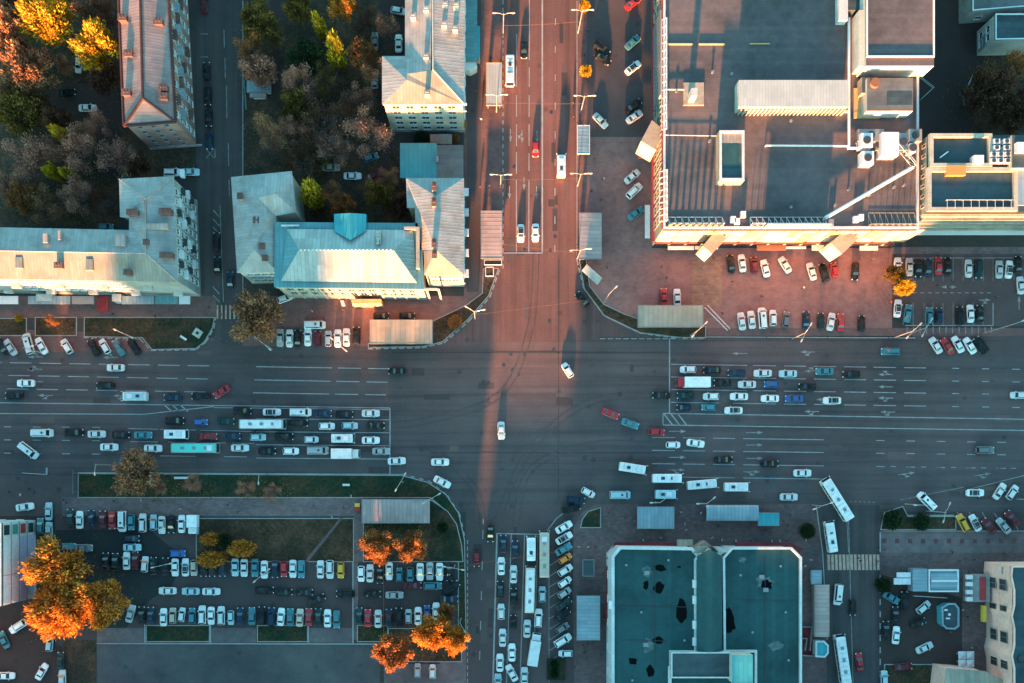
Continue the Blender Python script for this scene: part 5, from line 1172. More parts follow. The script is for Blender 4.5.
shelter('bus_shelter','long grey bus shelter on the left kerb just above the junction',(481,211,502,258),3.2,'shelter_grey_y')
shelter('bus_shelter','pale sheet tram shelter beside the upper street, below the lamps',(486.5,63,501.5,105),3.2,'roof_white',fascia='gold_panel')
shelter('bus_shelter','grey shelter on the right kerb just above the junction',(579.5,213,601.5,259),3.2,'shelter_grey_y')
shelter('kiosk','wide tan-roofed kiosk row at the upper right corner of the junction',(638,305.5,703,327),3.2,'shelter_tan',cat='kiosk',kiosk=True)
shelter('kiosk','wide tan-roofed kiosk row in the sun below the cream hall',(370,320,432,343.5),3.2,'shelter_tan',cat='kiosk',kiosk=True)
shelter('bus_shelter','ribbed grey shelter above the two orange trees at lower left',(362,499.5,429.5,523),3.2,'shelter_grey_x')
shelter('bus_shelter','flat blue-grey shelter above the market hall, left of the arched one',(637.5,507,674,528.5),3.2,'shelter_blue_x')
shelter('bus_shelter','arched grey shelter above the market hall, touching a teal booth',(706,505,758,521),3.0,'shelter_blue_x',vault='x')
shelter('kiosk','small teal booth at the right end of the arched grey shelter',(758.5,513,779,525.5),2.9,'roof_turq',cat='kiosk',kiosk=True)
shelter('bus_shelter','tall flat blue-grey shelter left of the market hall',(577,596,599.8,640),3.2,'shelter_blue_y')
shelter('bus_shelter','narrow arched shelter between the market hall and the side street',(814,584.5,829.5,636.5),2.9,'shelter_grey_y',vault='y')
shelter('bus_shelter','small white-roofed shelter in the kerb strip right of the upper street',(577.5,125.5,589.5,153.5),2.8,'shelter_blue_y',fascia='white_metal')
shelter('kiosk','tiny blue and red kiosk at the top of the narrow arched shelter',(811.5,570.5,821.5,584),2.7,'shelter_blue_y',cat='kiosk',kiosk=True)
shelter('kiosk','small white-framed kiosk below the long grey left-kerb shelter',(484.5,260,501.5,264.5),2.6,'dark_void',cat='kiosk',fascia='white_metal',kiosk=True)
shelter('kiosk','square dark hut with red goods in the middle of the market forecourt',(583,560,594,576),2.6,'roof_dull',cat='kiosk',kiosk=True)
shelter('shed','grey garden shed beside the trees, right of the narrow left street',(247,81,271,92),2.8,'shelter_blue_x',cat='shed',kiosk=True)
shelter('shed','low pale shed roof just below the grey garden shed',(250,93.5,266,97),2.4,'shelter_grey_x',cat='shed',kiosk=True)
# octagonal booth
def booth(label,poly,h,rim,top,wallm):
    p=ccw([R(x,y,h) for x,y in poly]); c=(sum(q[0] for q in p)/len(p),sum(q[1] for q in p)/len(p)); e=thing('kiosk',label,'kiosk',(*c,0))
    mb=MB(); mb.prism(inset(p,.25),0,h-.1); mb.build('wall',[wallm],e); mb=MB(); mb.prism(p,h-.2,h-.02,bottom=True); mb.build('roof',[top],e)
    mb=MB(); n=len(p); i2=inset(p,.45)
    mb.add([(x,y,h-.25) for x,y in p]+[(x,y,h+.25) for x,y in p]+[(x,y,h+.25) for x,y in i2]+[(x,y,h-.02) for x,y in i2],[f for i in range(n) for f in ((i,(i+1)%n,n+(i+1)%n,n+i),(n+i,n+(i+1)%n,2*n+(i+1)%n,2*n+i),(2*n+i,2*n+(i+1)%n,3*n+(i+1)%n,3*n+i))])
    mb.build('cornice',[rim],e); return e
booth('small turquoise booth with a white cut-corner rim beside the market hall',[(815,640.5),(824,640.5),(828.5,645),(828.5,653),(825,657.5),(815,657)],2.8,'white_parapet','roof_turq','panel_white')
e=booth('dark-topped octagonal booth with pale rim in the lower right yard',[(941,607),(948,603),(955,603),(959,608),(959,626),(955,629.5),(946,629),(941.5,625)],3,'shelter_blue_y','roof_dull','turq_panel')
for x,y,w,l in ((946,610,1.6,.9),(949.5,614.5,1.2,1.2),(948,618.5,2,.7)):
    X,Y=R(x,y,3.1); mb=MB(); mb.box(X-w/4,X+w/4,Y-l/4,Y+l/4,2.98,3.12); mb.build('roof_vent',['white_metal'],e)
e=thing('entrance_pit','dark red stair enclosure between the market hall and the arched shelter','enclosure',(*P(808,641),0))
mb=MB(); 
for a,b_ in (((802,626.5),(811,626.5)),((811,626.5),(809,650)),((802,655),(814,655.5)),((802,638),(806,638)),((806,638),(804,650))): mb.bar((*P(*a),0),(*P(*b_),0),.2,1.0)
mb.build('wall',['concrete'],e); mb=MB(); mb.prism([P(802,627),P(811,627),P(813,655),P(802,655)],.03,.07); mb.build('floor',['red_canopy'],e)
# market pavilion with skylight, lower right
c=P(936,582); e=thing('market_pavilion','white-framed market pavilion with skylight roof in the lower right yard','pavilion',(*c,0))
def pb(rect,z0,z1,mat,name,parent=None):
    x0,y0,x1,y1=rect; mb=MB(); mb.prism([R(x0,y0,z1),R(x1,y0,z1),R(x1,y1,z1),R(x0,y1,z1)],z0,z1); return mb.build(name,[mat],parent or e)
pb((913,568.5,927.5,591.5),0,3.3,'roof_teal_y','roof_block') if False else None
pb((913,569,927.5,591.5),0,3.3,'shelter_blue_y','roof_block'); pb((929,570,958,591.5),0,2.6,'panel_white','wall')
mb=MB(); p=inset([R(928.5,569.5,3.2),R(958.8,569.5,3.2),R(958.8,592,3.2),R(928.5,592,3.2)],0); n=4; o=inset(p,.35)
mb.add([(x,y,2.7) for x,y in p]+[(x,y,3.3) for x,y in p]+[(x,y,3.3) for x,y in o]+[(x,y,2.7) for x,y in o],[f for i in range(n) for f in ((i,(i+1)%n,n+(i+1)%n,n+i),(n+i,n+(i+1)%n,2*n+(i+1)%n,2*n+i),(2*n+i,2*n+(i+1)%n,3*n+(i+1)%n,3*n+i))]); mb.build('roof_frame',['white_metal'],e)
X0,Y0=R(930.5,590,3); X1,Y1=R(957,571.5,3); ym=(Y0+Y1)/2
mb=MB(); mb.add([(X0,Y0,2.75),(X1,Y0,2.75),(X1,ym,3.5),(X0,ym,3.5),(X0,Y1,2.75),(X1,Y1,2.75)],[(0,1,2,3),(3,2,5,4),(0,3,4),(1,5,2)]); mb.build('skylight',['shelter_blue_y'],e)
mb=MB(); mb.box(X0,X1,ym-.22,ym+.22,3.42,3.62); mb.build('ridge_beam',['white_metal'],e)
e=thing('market_stall','white canvas stall at the left end of the market pavilion','stall',(*P(903,580),0))
for (x0,y0,x1,y1) in ((897,572.5,911,577.5),(894,578.3,911,584.5)): pb((x0,y0,x1,y1),2.2,2.6,'panel_white','canopy',e)
pb((897,574,910,583),0,1.0,'wood','counter',e)
for x,y in ((896,573),(910,573),(896,584),(910,584)):
    X,Y=P(x,y); mb=MB(); mb.tube((X,Y,0),(X,Y,2.3),.05,n=5); mb.build('post',['white_metal'],e)
for i,(x,y,w) in enumerate(((962.5,655.3,'upper left'),(970.8,655.3,'upper right'),(962.5,663.5,'lower left'),(970.8,663.5,'lower right'))):
    X,Y=R(x,y,2.6); e=thing('parasol','square pale parasol, %s of four by the peach building'%w,'parasol',(X,Y,0),0,'square parasols by the peach building')
    mb=MB(); mb.add([(X-.95,Y-.95,2.4),(X+.95,Y-.95,2.4),(X+.95,Y+.95,2.4),(X-.95,Y+.95,2.4),(X,Y,2.85)],[(0,1,4),(1,2,4),(2,3,4),(3,0,4),(3,2,1,0)]); mb.build('canopy',['panel_white'],e)
    mb=MB(); mb.tube((X,Y,0),(X,Y,2.6),.04,n=6); mb.build('pole',['grey_metal'],e); mb=MB(); mb.tube((X,Y,.03),(X,Y,.12),.3,n=8); mb.build('base',['concrete'],e)
# billboards and signs
e=thing('billboard','white tilted billboard on the corner lawn below the right-kerb shelter','billboard',(*P(591,277),0),math.radians(-42))
mb=MB(); mb.add([(-2.6,-.9,2.2),(2.6,-.9,2.2),(2.6,.6,4.6),(-2.6,.6,4.6)],[(0,1,2,3),(3,2,1,0)]); obj('panel',mb.mesh('panel',['panel_white']),e)
mb=MB(); mb.box(-2.7,2.7,.62,.8,2.1,4.7); obj('back_panel',mb.mesh('back_panel',['red_panel']),e)
for s in (-1.8,1.8):
    mb=MB(); mb.tube((s,.5,0),(s,.5,3.6),.09,n=6); obj('post',mb.mesh('post',['grey_metal']),e)
e=thing('billboard','tall pink and white advertising panel beside the left forecourt lawn','billboard',(*P(77,484),0))
mb=MB(); X,Y=P(77,482); mb.add([(X-.75,Y-2.9,.8),(X+.5,Y-2.9,3.6),(X+.5,Y+2.9,3.6),(X-.75,Y+2.9,.8)],[(0,1,2,3),(3,2,1,0)]); mb.build('panel',['panel_white'],e)
mb=MB(); mb.add([(X-.05,Y+.8,2.40),(X+.3,Y+.8,3.17),(X+.3,Y+2.7,3.17),(X-.05,Y+2.7,2.40)],[(0,1,2,3),(3,2,1,0)]); o=mb.build('poster',['pink_panel'],e); 
for s in (-2.2,2.2):
    mb=MB(); mb.tube((X+.3,Y+s,0),(X+.3,Y+s,3.0),.08,n=6); mb.build('post',['grey_metal'],e)
e=thing('vendor_cart','yellow and red vendor cart at the left end of the ribbed grey shelter','cart',(*P(358,507),0)); X,Y=P(358,507)
mb=MB(); mb.box(X-.7,X+.7,Y-.9,Y+.9,.4,1.2); mb.build('body',['red_paint'],e); mb=MB(); mb.box(X-.55,X+.75,Y+.1,Y+1.0,1.9,2.1); mb.build('canopy',['yellow_panel'],e)
for s in (-.5,.5):
    mb=MB(); mb.tube((X+s,Y+.5,1.2),(X+s,Y+.5,1.95),.04,n=5); mb.build('post',['grey_metal'],e); mb=MB(); mb.tube((X+s-.06,Y-.5,.3),(X+s+.06,Y-.5,.3),.3,n=10); mb.build('wheel',['rubber'],e)
e=thing('planter','square white planter tilted on the upper left corner lawn','planter',(*P(198,333.3),.12),math.radians(-33))
mb=MB(); mb.box(-1,1,-1,1,0,.5); mb.box(-.35,.35,-.35,.35,.5,.56,1); obj('tub',mb.mesh('tub',['plaster_white','soil']),e)
e=thing('planter','white-rimmed square planter on the lawn under the left-kerb shelter','planter',(*P(489.5,272),.12)); mb=MB()
for a,b_ in (((-1,-1.1),(1,-1.1)),((1,-1.1),(1,1.1)),((1,1.1),(-1,1.1)),((-1,1.1),(-1,-1.1))): mb.bar((*a,0),(*b_,0),.22,.5)
mb.box(-.9,.9,-1,1,0,.4,1); obj('tub',mb.mesh('tub',['white_metal','soil']),e)
def bench(x,y,a,label,mat='white_metal',L=1.8):
    e=thing('bench',label,'bench',(*P(x,y),.12),math.radians(a)); mb=MB(); mb.box(-L/2,L/2,-.25,.25,.40,.47); obj('seat',mb.mesh('seat',[mat]),e)
    mb=MB(); mb.box(-L/2,L/2,.25,.31,.5,.85); obj('backrest',mb.mesh('backrest',[mat]),e)
    for s in (-1,1):
        mb=MB(); mb.box(s*L*.4-.05,s*L*.4+.05,-.22,.28,0,.42); obj('leg',mb.mesh('leg',['dark_metal']),e)
bench(184,338.3,-33,'cream bench lying aslant on the upper left corner lawn'); bench(346.5,485,0,'white bench in the long lawn strip left of the ribbed shelter'); bench(182,478,0,'long pale bench beside the brown tree in the lower left lawn',L=3.6)
# long barrier rails
def rail(label,pts,h=1.0,mat='white_metal',name='railing'):
    c=P(*pts[0]); e=thing(name,label,'railing',(*c,0)); mb=MB(); w=[P(*p) for p in pts]
    for a,b_ in zip(w,w[1:]):
        for z in (h,h*.5): mb.tube((*a,z),(*b_,z),.05,n=4)
    mb.build('rail',[mat],e); mb=MB()
    for a,b_ in zip(w,w[1:]):
        L=math.hypot(b_[0]-a[0],b_[1]-a[1]); n=max(1,int(L/2.5))
        for i in range(n+1): x=a[0]+(b_[0]-a[0])*i/n; y=a[1]+(b_[1]-a[1])*i/n; mb.tube((x,y,0),(x,y,h),.045,n=4)
    mb.build('post',[mat],e)
rail('pale double rail crossing the plaza beside the tan corner kiosk',[(704,308),(727,331)]); rail('second pale rail, just right of the first, beside the tan corner kiosk',[(707,306),(729,329)])
rail('dark kerb railing along the right side of the upper street',[(573.5,100),(573.5,122)],1,'dark_metal'); rail('white roadside fence along the lower right main road',[(1016,499),(1060,500)]); rail('rusty fence rail beside the lower lawn behind the left shelter',[(384,641),(384,562)],1,'rust')
rail('white pipe fence beside the trees in the upper right yard',[(972,75),(961.5,97),(963,106)],1.2); rail('white zigzag pipe fence in the upper right yard',[(931,66),(918,78),(932,89),(919,101)],1.2); rail('thin railing line at the foot of the market pavilion',[(912,595.5),(945,597.5)],1.2)
rail('black railing beside the triangular lawn above the market hall',[(602,500),(602,529)],1,'dark_metal'); rail('pale fence on the left forecourt at the road edge',[(24,473),(48,474.5),(48,468)],1); rail('iron fence along the narrow left street beside the shed',[(245,82),(247,110)],1.2,'turq_panel')
# ---------------------------------------------------------------- street lamps
def lamp_kit(kind,h):
    k=('lamp',kind,h)
    if k in _cache: return _cache[k]
    kit=[]; mb=MB(); mb.tube((0,0,0),(0,0,1.2),.17,.14,8); mb.tube((0,0,1.2),(0,0,h),.13,.075,8); kit.append(('pole',mb.mesh('pole',['pole'])))
    ang={'D':(0,180),'S':(0,),'T':(20,160)}[kind]
    for a in ang:
        c,s=math.cos(math.radians(a)),math.sin(math.radians(a)); mb=MB()
        mb.tube((0,0,h-.9),(c*.8,s*.8,h-.1),.06,n=6); mb.tube((c*.8,s*.8,h-.1),(c*1.9,s*1.9,h+.12),.055,n=6); kit.append(('arm',mb.mesh('arm',['pole'])))
        mb=MB(); d=Vector((c,s,0)); n=Vector((-s,c,0)); p=d*1.8; q=d*2.7; rings=[]
        for t,w in ((0,.10),(.25,.19),(.7,.2),(1,.10)):
            o=p+(q-p)*t; rings.append([(o.x-n.x*w,o.y-n.y*w,h+.1),(o.x-n.x*w*.6,o.y-n.y*w*.6,h+.24),(o.x+n.x*w*.6,o.y+n.y*w*.6,h+.24),(o.x+n.x*w,o.y+n.y*w,h+.1)])
        mb.loft(rings); kit.append(('lamp_head',mb.mesh('lamp_head',['lamp_glass'])))
    _cache[k]=kit; return kit
def lamps(where,items,a='top',b='bottom'):
    n=len(items)
    for i,(x,y,kind,rot,h) in enumerate(items):
        e=thing('street_lamp','%s street lamp, %s %s'%('double-armed' if kind!='S' else 'single-armed',place_word(i,n,a,b),where),'street lamp',(*P(x,y),0),math.radians(rot),'street lamps')
        for nm,me in lamp_kit(kind,h): obj(nm,me,e)
lamps('along the left kerb of the upper street',[(503,37,'D',0,12.5),(496.5,112,'D',0,11),(500.5,187,'D',0,10),(503,-40,'D',0,12.5)])
lamps('along the right kerb of the upper street',[(578,33,'D',0,12),(580.5,113,'D',0,11),(577.5,186,'D',0,10),(577,259,'D',5,10)])
lamps('around the upper corners of the junction',[(475,319,'T',-10,11),(604,302,'S',45,11),(690,336,'D',45,11)],'left','right')
lamps('below the plaza and right car park',[(792,339,'D',60,11),(893,338,'D',45,12),(984,333,'S',20,14),(911,333,'D',60,9)],'left','right')
lamps('along the lower kerb of the left main road',[(42,353,'S',10,10),(137,339,'D',-25,9),(272,349,'D',-40,10),(345,350,'D',-40,10)],'left','right')
lamps('in the lawn strip below the left main road',[(111,465,'S',270,10),(164,473,'S',270,10),(268,474,'S',-90,10),(403,482,'D',60,7),(433,498,'D',30,7)],'left','right')
lamps('by the market forecourt and lower right road',[(655,502,'T',20,8),(700,503,'T',20,8),(812,505,'D',20,8),(905,504,'D',0,11),(926,511,'D',70,11)],'left','right')
lamps('beside the kerb of the lower left car park',[(455,565,'D',-10,9),(461,618,'S',-60,9),(270,572,'D',40,9),(175,562,'D',12,10)],'right','left')
# overhead cables across the junction
def cable(label,a,b_,z=6.2,sag=.5):
    p=Vector((*P(*a),z)); q=Vector((*P(*b_),z)); e=thing('overhead_cable',label,'cable',(p.x,p.y,0)); mb=MB(); pr=None
    for i in range(13):
        t=i/12; v=p.lerp(q,t)-Vector((0,0,4*sag*t*(1-t)))
        if pr is not None: mb.tube(pr,v,.03,n=4,cap=False)
        pr=v
    mb.build('wire',['rust'],e)
cable('thin overhead cable spanning the junction between the upper corner lamps',(475,319),(604,302)); cable('upper of two thin cables crossing the sunlit street at its stop line',(500.5,187),(577.5,186)); cable('thin cable crossing the upper street beside the white minibus',(503,37),(578,33)); cable('thin cable crossing the upper street below the black sedan',(496.5,112),(580.5,113)); cable('thin cable crossing the street above the stop line at the shelters',(502,250),(577,259))
cable('thin overhead cable crossing the lower street at its stop line',(455,565),(590,545))
# ---------------------------------------------------------------- trees
def leaf_cloud(n,lobes,size,rng,spray=1.0):
    mb=MB(); tot=sum(l[3]**2 for l in lobes)
    for cx,cy,cz,r in lobes:
        for _ in range(int(n*r*r/tot)):
            u=Vector((rng.gauss(0,1),rng.gauss(0,1),rng.gauss(.25,1))).normalized(); k=r*(rng.random()**.6)
            if rng.random()<.16: k*=1.3
            p=Vector((cx,cy,cz))+u*k
            ax=(u*.8+Vector((rng.gauss(0,.6),rng.gauss(0,.6),rng.gauss(.3,.6)))).normalized(); s=size*rng.uniform(.55,1.35)
            t=ax.orthogonal().normalized(); t=Matrix.Rotation(rng.uniform(0,6.28),3,ax)@t; w=ax.cross(t)
            o=Vector((p.x,p.y,(p.z-.05)*.8)).normalized() if p.length>.01 else u; o=(o+Vector((rng.gauss(0,.45),rng.gauss(0,.45),rng.gauss(.2,.45)))).normalized(); w=o.cross(ax); w=w.normalized() if w.length>.05 else t
            mb.add([p-o*s*1.25,p-w*s*.5,p+o*s*1.25,p+w*s*.5],[(0,1,2,3)])
    return mb
def crown_round(seed,n=9000,size=.040):
    r=random.Random(seed); L=[(0,0,.45,.46)]
    for i in range(26):
        a=i*2.4+r.uniform(-.4,.4); d=r.uniform(.3,.72); z=r.uniform(.15,.85)*(1.1-.35*d); L.append((math.cos(a)*d,math.sin(a)*d,z,r.uniform(.17,.30)))
    return leaf_cloud(n,L,size,r)
def crown_poplar(seed):
    r=random.Random(seed); L=[]
    for i in range(16):
        z=i/16; w=math.sin(PI*(.12+.85*z))*.8; a=r.uniform(0,6.28); L.append((math.cos(a)*w*.35,math.sin(a)*w*.35,z,w*.5+.12))
    return leaf_cloud(3600,L,.085,r)
def crown_bare(seed):
    r=random.Random(seed); mb=MB()
    def br(p,d,L,w,lv):
        q=p+d*L; mb.tube(p,q,w,w*.6,3,0,False)
        if lv==0: return
        for _ in range(4 if lv>1 else 5):
            e=(d*.9+Vector((r.gauss(0,.55),r.gauss(0,.55),r.gauss(.12,.4)))).normalized(); br(p+d*L*r.uniform(.45,1),e,L*r.uniform(.5,.75),w*.55,lv-1)
    for i in range(9):
        a=i*.7+r.uniform(-.3,.3); br(Vector((0,0,.02)),Vector((math.cos(a),math.sin(a),r.uniform(.3,1.4))).normalized(),r.uniform(.38,.55),.022,3)
    r2=random.Random(seed+5); L=[]
    for i in range(14):
        a=r2.uniform(0,6.28); d=r2.uniform(.15,.75); L.append((math.cos(a)*d,math.sin(a)*d,r2.uniform(.25,.85),r2.uniform(.2,.36)))
    return mb,leaf_cloud(5200,L,.026,r2)
def trunk_me(seed):
    r=random.Random(seed); mb=MB(); pts=[Vector((0,0,0)),Vector((.01,.01,.3)),Vector((r.uniform(-.02,.02),r.uniform(-.02,.02),.62))]
    mb.tube(pts[0],pts[1],.030,.022,8); mb.tube(pts[1],pts[2],.022,.012,7)
    for i in range(7):
        a=i*.9+r.uniform(-.3,.3); z=r.uniform(.28,.5); e=Vector((math.cos(a)*r.uniform(.12,.24),math.sin(a)*r.uniform(.12,.24),z+r.uniform(.15,.35))); mb.tube((0,0,z),e,.010,.003,5)
    return mb.mesh('trunk',['bark'])
CR=[crown_round(s).mesh('crown',['leaf_yellow']) for s in (1,2,3,4)]; CP=[crown_poplar(s).mesh('crown',['leaf_lime']) for s in (11,12)]
CB=[]
for s in (21,22,23):
    a_,b_=crown_bare(s); CB.append((a_.mesh('branches',['twig']),b_.mesh('crown',['leaf_mauve'])))
TR=[trunk_me(s) for s in (31,32,33)]
def crown_bush(seed):
    r=random.Random(seed); L=[(0,0,.4,.62)]+[(math.cos(i*.7)*.6,math.sin(i*.7)*.6,.35+.1*(i%3),.36) for i in range(9)]
    return leaf_cloud(3600,L,.07,r)
CS=[crown_bush(s).mesh('crown',['leaf_green']) for s in (41,42)]
_tr={}
def withmat(me,mat):
    k=(me.name,mat)
    if k not in _tr:
        c=me.copy(); c.materials.clear(); c.materials.append(M[mat]); _tr[k]=c
    return _tr[k]
tn=0
def tree(label,px,py,r,h,leaf,kind='R',name=None):
    """crown centre and half-width as seen, tree height in metres"""
    global tn; tn+=1
    if py<215 and kind in 'RB' and 'golden' not in label: r*=1.22
    zc=h*.62; X,Y=R(px,py,zc); rr=r/4*(HC-zc)/HC
    nm={'R':'tree','B':'bare_tree','P':'poplar_tree','S':'shrub'}[kind]; cat={'R':'tree','B':'tree','P':'tree','S':'shrub'}[kind]
    e=thing(name or nm,label,cat,(X,Y,0),rnd.uniform(0,6.28),{'R':'leafy trees','B':'bare trees','P':'poplars','S':'shrubs'}[kind])
    base=h*.28; ch=h-base
    if kind=='S':
        o=obj('crown',withmat(CS[tn%2],leaf),e,(0,0,h*.1)); o.scale=(rr,rr,h*.85)
        if 'oval' in label: o.scale=(rr*1.25,rr*.75,h*.85); e.rotation_euler=(0,0,.05)
        t=obj('stem',TR[tn%3],e); t.scale=(h*.8,h*.8,h*.8); return
    t=obj('trunk',TR[tn%3],e); t.scale=(max(rr,h*.45),max(rr,h*.45),h)
    if kind=='R': o=obj('crown',withmat(CR[tn%4],leaf),e,(0,0,base)); o.scale=(rr,rr,ch)
    elif kind=='P': o=obj('crown',withmat(CP[tn%2],leaf),e,(0,0,h*.12)); o.scale=(rr,rr,h*.88)
    else:
        b1,b2=CB[tn%3]; o=obj('branches',b1,e,(0,0,base)); o.scale=(rr,rr,ch*.95); o=obj('crown',withmat(b2,leaf),e,(0,0,base)); o.scale=(rr*.98,rr*.98,ch)
TREES=[
 ('big golden tree in the sun at the very top left',47,17,34,19,'leaf_yellow','R'),('brown-pink tree at the left edge below the top corner',8,30,21,18,'leaf_brown','R'),
 ('compact bright yellow tree beside the brick apartment block',96.5,47,22,17,'leaf_yellow','R'),('large pinkish-brown tree at the left edge, under the golden one',27,70,31,17,'leaf_brown','R'),
 ('small brown tree left of the white courtyard car',62,63,9,12,'leaf_brown','B'),('dark olive tree at the left edge, above the L-shaped roof',17,112,24,14,'leaf_olive','R'),
 ('dark tree between the olive tree and the courtyard cars',58,122,13,12,'leaf_dark','R'),('slim yellow poplar tip lit in the dark left courtyard',64,137,9,13,'leaf_yellow','P'),
 ('wide bare mauve tree at the left edge above the L-shaped roof',30,160,24,13,'leaf_mauve','B'),('bare mauve tree in the middle of the left courtyard',80,152,22,13,'leaf_mauve','B'),
 ('bare grey tree against the corner of the brick block',118,160,22,12,'leaf_mauve','B'),('reddish-brown low tree left, just above the L-shaped roof',24,198,16,11,'leaf_rust','R'),
 ('bare mauve tree touching the L-shaped roof',79,196,19,12,'leaf_mauve','B'),('small yellow-topped tree above the L-shaped roof, left one',54,173,7,13,'leaf_lime','R'),('small yellow-topped tree above the L-shaped roof, right one',70,175,6,13,'leaf_lime','R'),
 ('dark bare tree above the compact yellow tree',98,14,20,13,'leaf_dark','B'),('dark low tree beside the brick block, below the compact yellow tree',104,78,15,10,'leaf_dark','R'),('dark tree near the foot of the brick block',138,165,12,9,'leaf_dark','R'),('dark olive tree at the left edge, level with the courtyard sedan',45,105,14,10,'leaf_dark','B'),
 ('round olive tree at the top, right of the narrow left street',259,24,19,12,'leaf_olive','R'),('mauve-brown tree above the grey garden shed',258,70,17,11,'leaf_mauve','R'),('pale golden half-bare tree below the grey garden shed',272,135,24,12,'leaf_brown','B'),('olive tree between the shed and the dark courtyard',295,105,15,10,'leaf_olive','R'),
 ('olive tree at the top of the courtyard path',298,10,15,10,'leaf_olive','R'),('upper slim yellow poplar in the middle courtyard',319,24,9,11,'leaf_lime','P'),('taller bright yellow poplar below the upper slim one',336,50,13,14,'leaf_lime','P'),('orange tree at the top edge of the middle courtyard',342,6,14,13,'leaf_orange','R'),
 ('dark green tree left of the two poplars',306,58,19,9,'leaf_green','R'),('rust-brown tree right of the bright poplar',362,55,15,11,'leaf_rust','R'),('wide dark bare tree in the centre of the middle courtyard',318,125,25,10,'leaf_dark','B'),('pinkish bare tree beside the tall pale block',369,133,24,13,'leaf_mauve','B'),
 ('second pinkish bare tree, just above the first, beside the tall pale block',362,100,17,11,'leaf_mauve','B'),('dark tree above the row of courtyard cars',300,160,20,9,'leaf_dark','B'),('vivid yellow poplar squeezed beside the teal hall roof',312,194,15,14,'leaf_lime','P'),('olive round tree above the teal hall roof',379,195,15,11,'leaf_olive','R'),('brown tree just above the teal hall gable',343,208,13,10,'leaf_rust','R'),('dark tree behind the red courtyard car',400,205,12,9,'leaf_dark','R'),('dark bare tree at the top edge, right of the orange tree',368,20,17,9,'leaf_dark','B'),
 ('broad orange-brown tree on the street corner below the pale hipped roof',257,318,32,13,'leaf_brown','R'),('small red-leaved tree in the lawn left, above the slanted cars',52,321,8,6,'leaf_red','B'),
 ('green and yellow tree at the left end of the right car park, upper half',895,274,11,8,'leaf_olive','R'),('bright yellow tree at the left end of the right car park, lower half',903,287,11,9,'leaf_yellow','R'),('big dark brown tree in the upper right yard',990,90,26,12,'leaf_dark','R'),('dark brown tree at the right edge of the upper right yard',1015,110,22,11,'leaf_dark','R'),('rusty tree at the right edge under the teal shed',1012,70,17,12,'leaf_rust','B'),
 ('tall brown tree covering a teal car below the left main road',136,476,28,12,'leaf_brown','R'),('low mauve tree right of the tall brown one',159,486,10,6,'leaf_mauve','B'),('mauve bush in the lawn strip, third from the brown tree',193,484,12,6,'leaf_mauve','B'),('mauve bush in the lawn strip, right of the long bench',246,488,12,6,'leaf_mauve','B'),('pink-grey bush in the lawn strip near the single-armed lamp',273,492,12,6,'leaf_mauve','B'),
 ('large orange tree next to the striped sign building',57,569,36,16,'leaf_orange','R'),('large olive-orange tree right of the two others at lower left',97,604,33,15,'leaf_orange','R'),('large sunlit orange tree nearest the lower left corner',58,612,35,17,'leaf_orange','R'),
 ('red-orange tree below the ribbed grey shelter, left one',379,547,21,11,'leaf_red','R'),('red-orange tree below the ribbed grey shelter, right one',411,547,20,11,'leaf_red','R'),('rusty orange tree at the bottom beside the car park rail',394,652,24,13,'leaf_red','R'),('golden orange tree at the bottom by the lower street',433,633,23,15,'leaf_orange','R'),('smaller orange tree overhanging the lower street kerb',456,641,17,13,'leaf_orange','R'),('small rusty tree above the golden one by the car park end',446,611,11,9,'leaf_red','R'),
 ('dark brown tree in the upper left corner yard, beside the golden one',20,8,17,13,'leaf_dark','R'),('mauve half-bare tree between the two white courtyard cars',95,128,16,11,'leaf_mauve','B'),('brown half-bare tree at the left edge, just under the pinkish one',14,88,18,12,'leaf_brown','B'),('bare mauve tree beside the slim yellow poplar tip',58,150,17,12,'leaf_mauve','B'),
 ('brown bare tree low against the long grey roof',48,205,20,10,'leaf_brown','B'),('bare grey tree in the left corner above the long grey roof',8,185,18,11,'leaf_mauve','B'),('dark bush-like tree in the nook of the L-shaped roof',104,200,14,8,'leaf_dark','B'),
 ('rust half-bare tree above the grey garden shed, left',250,48,15,11,'leaf_rust','B'),('brown half-bare tree at the top, left of the courtyard path',273,38,14,10,'leaf_olive','B'),('mauve bare tree between the shed and the poplars',300,82,18,11,'leaf_mauve','B'),('mauve bare tree right of the pale golden half-bare one',296,132,18,10,'leaf_mauve','B'),('grey bare tree above the beige courtyard car',335,150,20,10,'leaf_mauve','B'),
 ('brown bare tree right of the bright poplar, near the tall block',372,72,15,11,'leaf_brown','B'),('dark bare tree above the teal courtyard car',350,112,18,10,'leaf_dark','B'),('dark olive tree above the vivid yellow poplar',318,160,13,8,'leaf_olive','B'),('rust bare tree right of the vivid yellow poplar',330,196,14,9,'leaf_rust','B'),('bare brown tree in the courtyard between the red cars',388,180,13,8,'leaf_brown','B'),('olive half-bare tree at the top between poplar and path',326,76,15,9,'leaf_olive','B'),('mauve bare tree at the top edge beside the tall block',385,26,12,9,'leaf_mauve','B'),
 ]
for t_ in TREES: tree(*t_)
